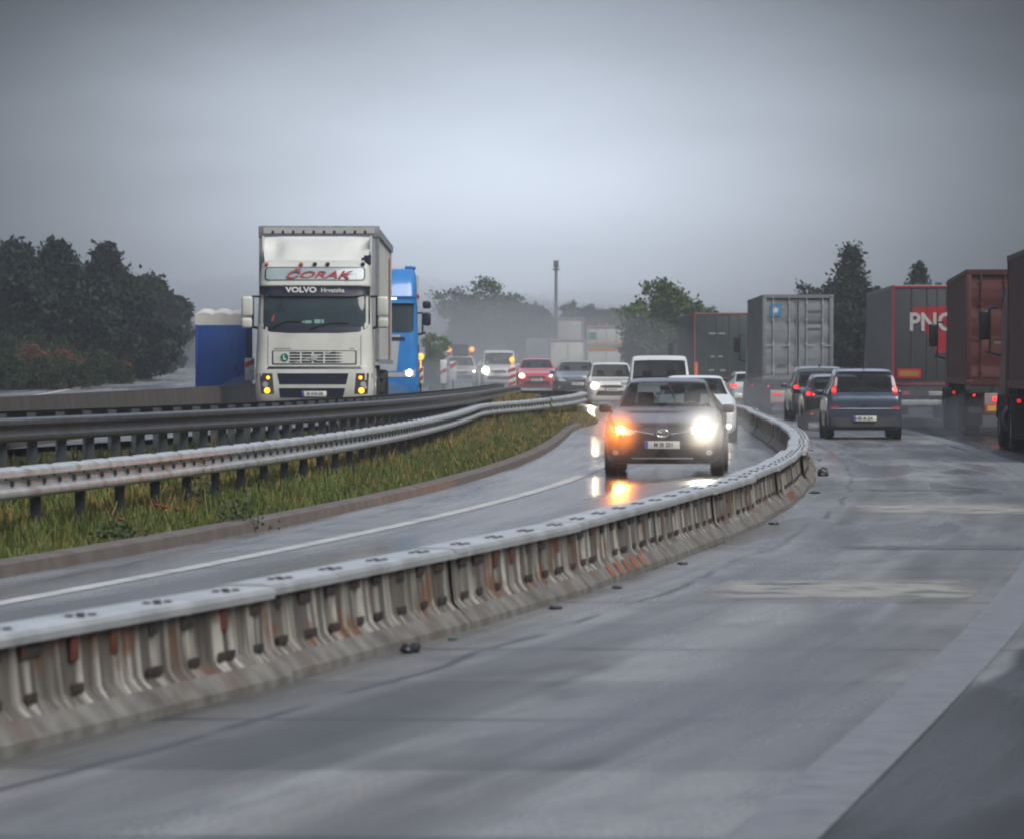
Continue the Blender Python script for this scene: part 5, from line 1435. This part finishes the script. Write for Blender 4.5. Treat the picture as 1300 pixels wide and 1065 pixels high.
RED = mat('board red', (.42, .07, .07), .45); BW = mat('board white', (.62, .62, .60), .45)
def board(label, px, top, bot, d, w=.25, plain=False, lamp=None, group=None, lampc=None, turn=0, name='warning_board'):
    x = (px-CX)*d/F; g = H(x, d); zt = CH-(top-HY)*d/F; zb = CH-(bot-HY)*d/F
    t = thing(name, label, 'warning board', (x, d, g), R(turn), group)
    m = MB(); m.box((0, 0, (zt+zb)/2-g), (w, .03, zt-zb), BW, .006); n = max(2, int((zt-zb)/.22)); hh = zt-zb
    for k in range(1, n, 2) if plain else range(n):
        z0 = zb-g+hh*(k+.1)/n; s = hh/n*.5; b = min(.16, s*.8)
        m.add([(-w/2+.01, -.018, z0), (w/2-.01, -.018, z0+b), (w/2-.01, -.018, min(z0+b+s, zt-g-.01)), (-w/2+.01, -.018, min(z0+s, zt-g-.01))], [(0, 1, 2, 3)], RED)
    m.build('striped_panel', None, t)
    m = MB(); m.cyl((0, .04, 0), (0, .04, zb-g+.1), .025); m.box((0, .05, .06), (.5, .3, .12), bev=.03); m.build('stand', BLACK, t)
    if lamp:
        zl = CH-(lamp-HY)*d/F-g; m = MB(); m.lathe([(.001, -.06), (.09, -.05), (.10, 0), (.09, .05), (.001, .06)], (0, 0, zl), 'Y', 16); m.cyl((0, .03, zt-g-.1), (0, .03, zl-.06), .02); m.build('lamp', lampc or glow('pale amber lamp', (1, .45, .08), .8), t)
    return t


board('red and white board between the blue cabin and the white lorry', 317, 455, 483, 99, .22, True)
board('tall red and white board right of the blue lorry', 563, 457, 487, 150, .22, True, turn=8)
board('white faced board right of the tall red and white one', 575, 459, 482, 155, .24, True)
board('small red and white board with amber lamp in front of the white minibus', 650, 466, 492, 160, .3, lamp=457)
board('red and white board with amber lamp at the blue lorry', 534, 466, 487, 122, .16, lamp=453)
m_ = at(706, 331, 300); g = H(m_[0], 300); hgt = m_[2]-g
t = thing('camera_mast', 'tall thin grey mast with a small camera head rising from the hazy trees', 'mast', (m_[0], 300, g))
m = MB(); m.cyl((0, 0, 0), (0, 0, hgt-.5), .16, .10, 10); m.build('pole', mat('mast grey', (.22, .24, .25), .5), t)
m = MB(); m.box((0, 0, hgt-.25), (.36, .3, .5), bev=.06); m.box((0, 0, hgt-.62), (.5, .3, .12), bev=.03); m.build('camera_head', mat('mast head', (.16, .17, .18), .5), t)

CABW = mat('site cabin white', (.60, .60, .57), .5, var=.08, scale=1, dirt=(.4, .4, .38), dscale=.8); ORB = mat('orange band', (.62, .26, .06), .5)
def cabin(label, x0, x1, y0, y1, d, band=None, depth=5.0, lamps=False, panels=2, sq=False, tint=None):
    xa, xb = (x0-CX)*d/F, (x1-CX)*d/F; zt, zb = CH-(y0-HY)*d/F, CH-(y1-HY)*d/F; cx = (xa+xb)/2; w = xb-xa; h = zt-zb
    t = thing('site_cabin', label, 'cabin', (cx, d, zb), 0)
    m = MB(); m.box((0, depth/2, h/2), (w, depth, h), bev=.02); m.build('shell', tint or CABW, t)
    m = MB()
    for s in (1, -1): m.box((s*(w/2-.04), -.02, h/2), (.10, .06, h)); 
    for z in (.05, h-.05): m.box((0, -.02, z), (w-.2, .06, .10))
    for k in range(1, panels): m.box((-w/2+w*k/panels, -.01, h/2), (.04, .03, h-.2))
    m.build('frame', mat('cabin frame', (.38, .39, .38), .5), t)
    if band is not None:
        m = MB(); m.box((0, -.015, h*band), (w-.22, .03, h*.12)); m.build('band', ORB, t)
    if lamps:
        for k in range(5):
            m = MB(); m.box((-w/2+.1+k*(w-.2)/4, .02, h+.06), (.16, .1, .12), bev=.03); m.build('edge_lamp', mat('edge lamp red', (.6, .10, .06), .4), t)
    if sq:
        m = MB(); m.box((-w*.36, -.03, h*.5), (.34, .02, .34)); m.build('green_square', mat('square green', (.10, .30, .24), .5), t)
    return t


g24 = 490
cabin('white site cabin standing left of the stacked pair behind the grey car', 698, 744, 431, g24, 240)
cabin('lower white cabin of the stacked pair, with an orange stripe', 745, 795, 439, g24, 240, band=.93, panels=2)
cabin('upper white cabin of the stacked pair, with red lamps along its top', 745, 795, 414, 438.4, 240, band=.08, panels=4, lamps=True, sq=True)
cabin('pale grey cabin farther back above the left white cabin', 708, 741, 404, 478, 262, panels=1, tint=mat('cabin grey', (.46, .45, .45), .5))
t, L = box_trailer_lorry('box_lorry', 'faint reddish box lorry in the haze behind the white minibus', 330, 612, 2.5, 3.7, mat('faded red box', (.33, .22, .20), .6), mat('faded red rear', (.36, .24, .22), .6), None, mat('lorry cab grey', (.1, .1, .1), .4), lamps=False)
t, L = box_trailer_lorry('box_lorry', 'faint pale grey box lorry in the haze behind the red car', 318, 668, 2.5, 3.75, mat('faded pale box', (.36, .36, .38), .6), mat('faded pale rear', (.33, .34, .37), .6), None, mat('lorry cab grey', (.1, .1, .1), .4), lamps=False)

# ================================================================ air, sky, light, camera
def volume(name, dens, col, g, build):
    o = build; m = bpy.data.materials.new(name); m.use_nodes = True; nt = m.node_tree; nt.nodes.remove(nt.nodes['Principled BSDF'])
    v = nt.nodes.new('ShaderNodeVolumePrincipled'); v.inputs['Density'].default_value = dens; v.inputs['Color'].default_value = (*col, 1); v.inputs['Anisotropy'].default_value = g
    nt.links.new(v.outputs[0], nt.nodes['Material Output'].inputs['Volume']); o.data.materials.clear(); o.data.materials.append(m); return stuff(o)


m = MB(); m.box((0, 250, 7.6), (1040, 660, 19.2)); volume('rain haze', .0010, (.90, .93, .96), .72, m.build('haze', None))

for cx_, cy_, rx_, ry_, rz_, dn in ((-5.5, 93, .9, 3.5, .6, .05), (-3.9, 107, 1.5, 3, .55, .08), (11.7, 104, 1.8, 6, .7, .07), (12.0, 122, 2.2, 7, .8, .06), (9.6, 146, 3.2, 12, .9, .045), (8.4, 110, 1.2, 7, .4, .05), (4.2, 104, 1.6, 6, .4, .04), (-3.6, 140, 3, 14, .9, .025)):
    b2 = bmesh.new(); bmesh.ops.create_uvsphere(b2, u_segments=20, v_segments=10, radius=1); m = MB(); z0 = H(cx_, cy_)
    m.join(b2, None, Matrix.Diagonal((rx_, ry_, rz_, 1)), True); o = m.build('spray', None, None, (cx_, cy_, z0+rz_*.55))
    volume('tyre spray', dn, (.9, .93, .95), .6, o)
for cx_, cy_, rx_, ry_, rz_, dn in ((-12, 290, 22, 90, 7, .0030), (4, 270, 16, 80, 5.5, .0028), (-4, 345, 40, 100, 6, .0030), (14, 330, 34, 90, 5, .0022), (-28, 360, 34, 100, 5.5, .0022), (-2, 205, 13, 60, 4.2, .0050)):
    b2 = bmesh.new(); bmesh.ops.create_uvsphere(b2, u_segments=32, v_segments=16, radius=1); m = MB()
    m.join(b2, None, Matrix.Diagonal((rx_, ry_, rz_, 1)), True); volume('drifting rain', dn, (.975, .985, .99), .70, m.build('rain_mist', None, None, (cx_, cy_, .8)))
for sx_, rr_ in ((.64, .74), (-.63, .74)):  # mist volumes added at both hatchback lamps to imitate lens bloom
    b2 = bmesh.new(); bmesh.ops.create_uvsphere(b2, u_segments=24, v_segments=12, radius=1); m = MB()
    m.join(b2, None, Matrix.Diagonal((rr_, 1.0, rr_*.8, 1)), True); q_ = A @ Vector((sx_, -.35, .72)); volume('lamp glare mist', .09, (.95, .96, .97), .6, m.build('spray', None, None, q_))

SUN_EL, SUN_AZ = 46, 142     # azimuth clockwise from +Y: behind and to the right
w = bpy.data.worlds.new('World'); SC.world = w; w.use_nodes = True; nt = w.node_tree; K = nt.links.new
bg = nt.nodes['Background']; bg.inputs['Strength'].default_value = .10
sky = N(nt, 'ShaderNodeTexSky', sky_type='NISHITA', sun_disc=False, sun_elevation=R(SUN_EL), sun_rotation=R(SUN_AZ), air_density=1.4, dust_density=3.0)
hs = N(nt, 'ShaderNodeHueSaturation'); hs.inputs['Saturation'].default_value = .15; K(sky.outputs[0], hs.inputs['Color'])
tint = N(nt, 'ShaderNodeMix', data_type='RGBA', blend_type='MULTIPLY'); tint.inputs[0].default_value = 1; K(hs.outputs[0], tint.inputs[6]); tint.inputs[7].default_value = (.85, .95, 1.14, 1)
tc = N(nt, 'ShaderNodeTexCoord'); sp = N(nt, 'ShaderNodeSeparateXYZ'); K(tc.outputs['Generated'], sp.inputs[0])
def mth(op, a, b=None):
    n = N(nt, 'ShaderNodeMath', operation=op)
    for i, v in enumerate((a, b)):
        if v is None: continue
        if isinstance(v, (int, float)): n.inputs[i].default_value = v
        else: K(v, n.inputs[i])
    return n.outputs[0]
def mr(x, a, b, c, d):
    n = N(nt, 'ShaderNodeMapRange', interpolation_type='SMOOTHSTEP')
    for i, v in enumerate((a, b, c, d)): n.inputs[i+1].default_value = v
    K(x, n.inputs[0]); return n.outputs[0]
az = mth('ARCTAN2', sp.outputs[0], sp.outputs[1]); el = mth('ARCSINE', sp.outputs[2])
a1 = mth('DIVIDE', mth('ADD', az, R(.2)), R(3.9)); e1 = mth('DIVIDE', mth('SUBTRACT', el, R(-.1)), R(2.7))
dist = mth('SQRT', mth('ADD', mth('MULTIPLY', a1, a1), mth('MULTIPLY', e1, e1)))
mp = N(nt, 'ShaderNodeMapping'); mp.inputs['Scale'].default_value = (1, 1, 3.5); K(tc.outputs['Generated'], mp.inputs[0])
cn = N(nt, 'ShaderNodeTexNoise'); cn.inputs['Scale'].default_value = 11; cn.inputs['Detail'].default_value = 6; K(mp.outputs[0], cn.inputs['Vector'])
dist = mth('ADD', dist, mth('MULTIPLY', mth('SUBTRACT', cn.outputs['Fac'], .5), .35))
gap = mth('POWER', 2.7183, mth('MULTIPLY', mth('MULTIPLY', dist, dist), -.5))                         # bright patch, its falloff shaped to put lens vignetting into the sky
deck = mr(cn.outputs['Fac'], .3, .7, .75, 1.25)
up = mr(el, R(9), R(50), .02, .62)                      # brighter overhead, kept dark low down to imitate vignetted frame edges
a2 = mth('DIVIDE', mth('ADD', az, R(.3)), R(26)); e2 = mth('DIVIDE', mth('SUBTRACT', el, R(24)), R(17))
haze_fill = mr(mth('SQRT', mth('ADD', mth('MULTIPLY', a2, a2), mth('MULTIPLY', e2, e2))), .35, 1.05, 1.15, 0)   # bright area added above the frame to light the haze
up = mth('ADD', up, haze_fill)
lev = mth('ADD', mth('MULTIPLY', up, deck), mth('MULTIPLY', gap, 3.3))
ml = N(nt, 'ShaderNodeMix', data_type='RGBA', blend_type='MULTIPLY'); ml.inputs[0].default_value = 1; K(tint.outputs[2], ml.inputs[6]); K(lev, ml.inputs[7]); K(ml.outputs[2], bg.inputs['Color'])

sl = bpy.data.lights.new('sun', 'SUN'); sl.energy = 1.5; sl.angle = R(40); sl.color = (1, .965, .91)
so = bpy.data.objects.new('sun', sl); COL.objects.link(so)
sd = Vector((math.sin(R(SUN_AZ))*math.cos(R(SUN_EL)), math.cos(R(SUN_AZ))*math.cos(R(SUN_EL)), math.sin(R(SUN_EL))))
so.rotation_euler = (-sd).to_track_quat('-Z', 'Y').to_euler()

cd = bpy.data.cameras.new('camera'); cam = bpy.data.objects.new('camera', cd); COL.objects.link(cam); SC.camera = cam
cd.sensor_width = 36; cd.lens = 36*F/1300; cd.clip_end = 5000; cd.clip_start = .5
cam.location = (0, 0, CH); cam.rotation_euler = (R(90)-math.atan((532.5-HY)/F), 0, 0)
cd.dof.use_dof = True; cd.dof.focus_distance = 78; cd.dof.aperture_fstop = 6.3
SC.view_settings.view_transform = 'Standard'; SC.view_settings.look = 'None'; SC.view_settings.exposure = .9; SC.view_settings.gamma = 1
cy = SC.cycles
cy.use_denoising = True; cy.filter_width = 2.0; cy.volume_bounces = 4; cy.max_bounces = 8; cy.transparent_max_bounces = 10; cy.sample_clamp_indirect = 4
for o in COL.objects:
    if o.parent is None and o.type == 'MESH' and not o.get('label') and not o.get('kind'): print('UNTAGGED', o.name)
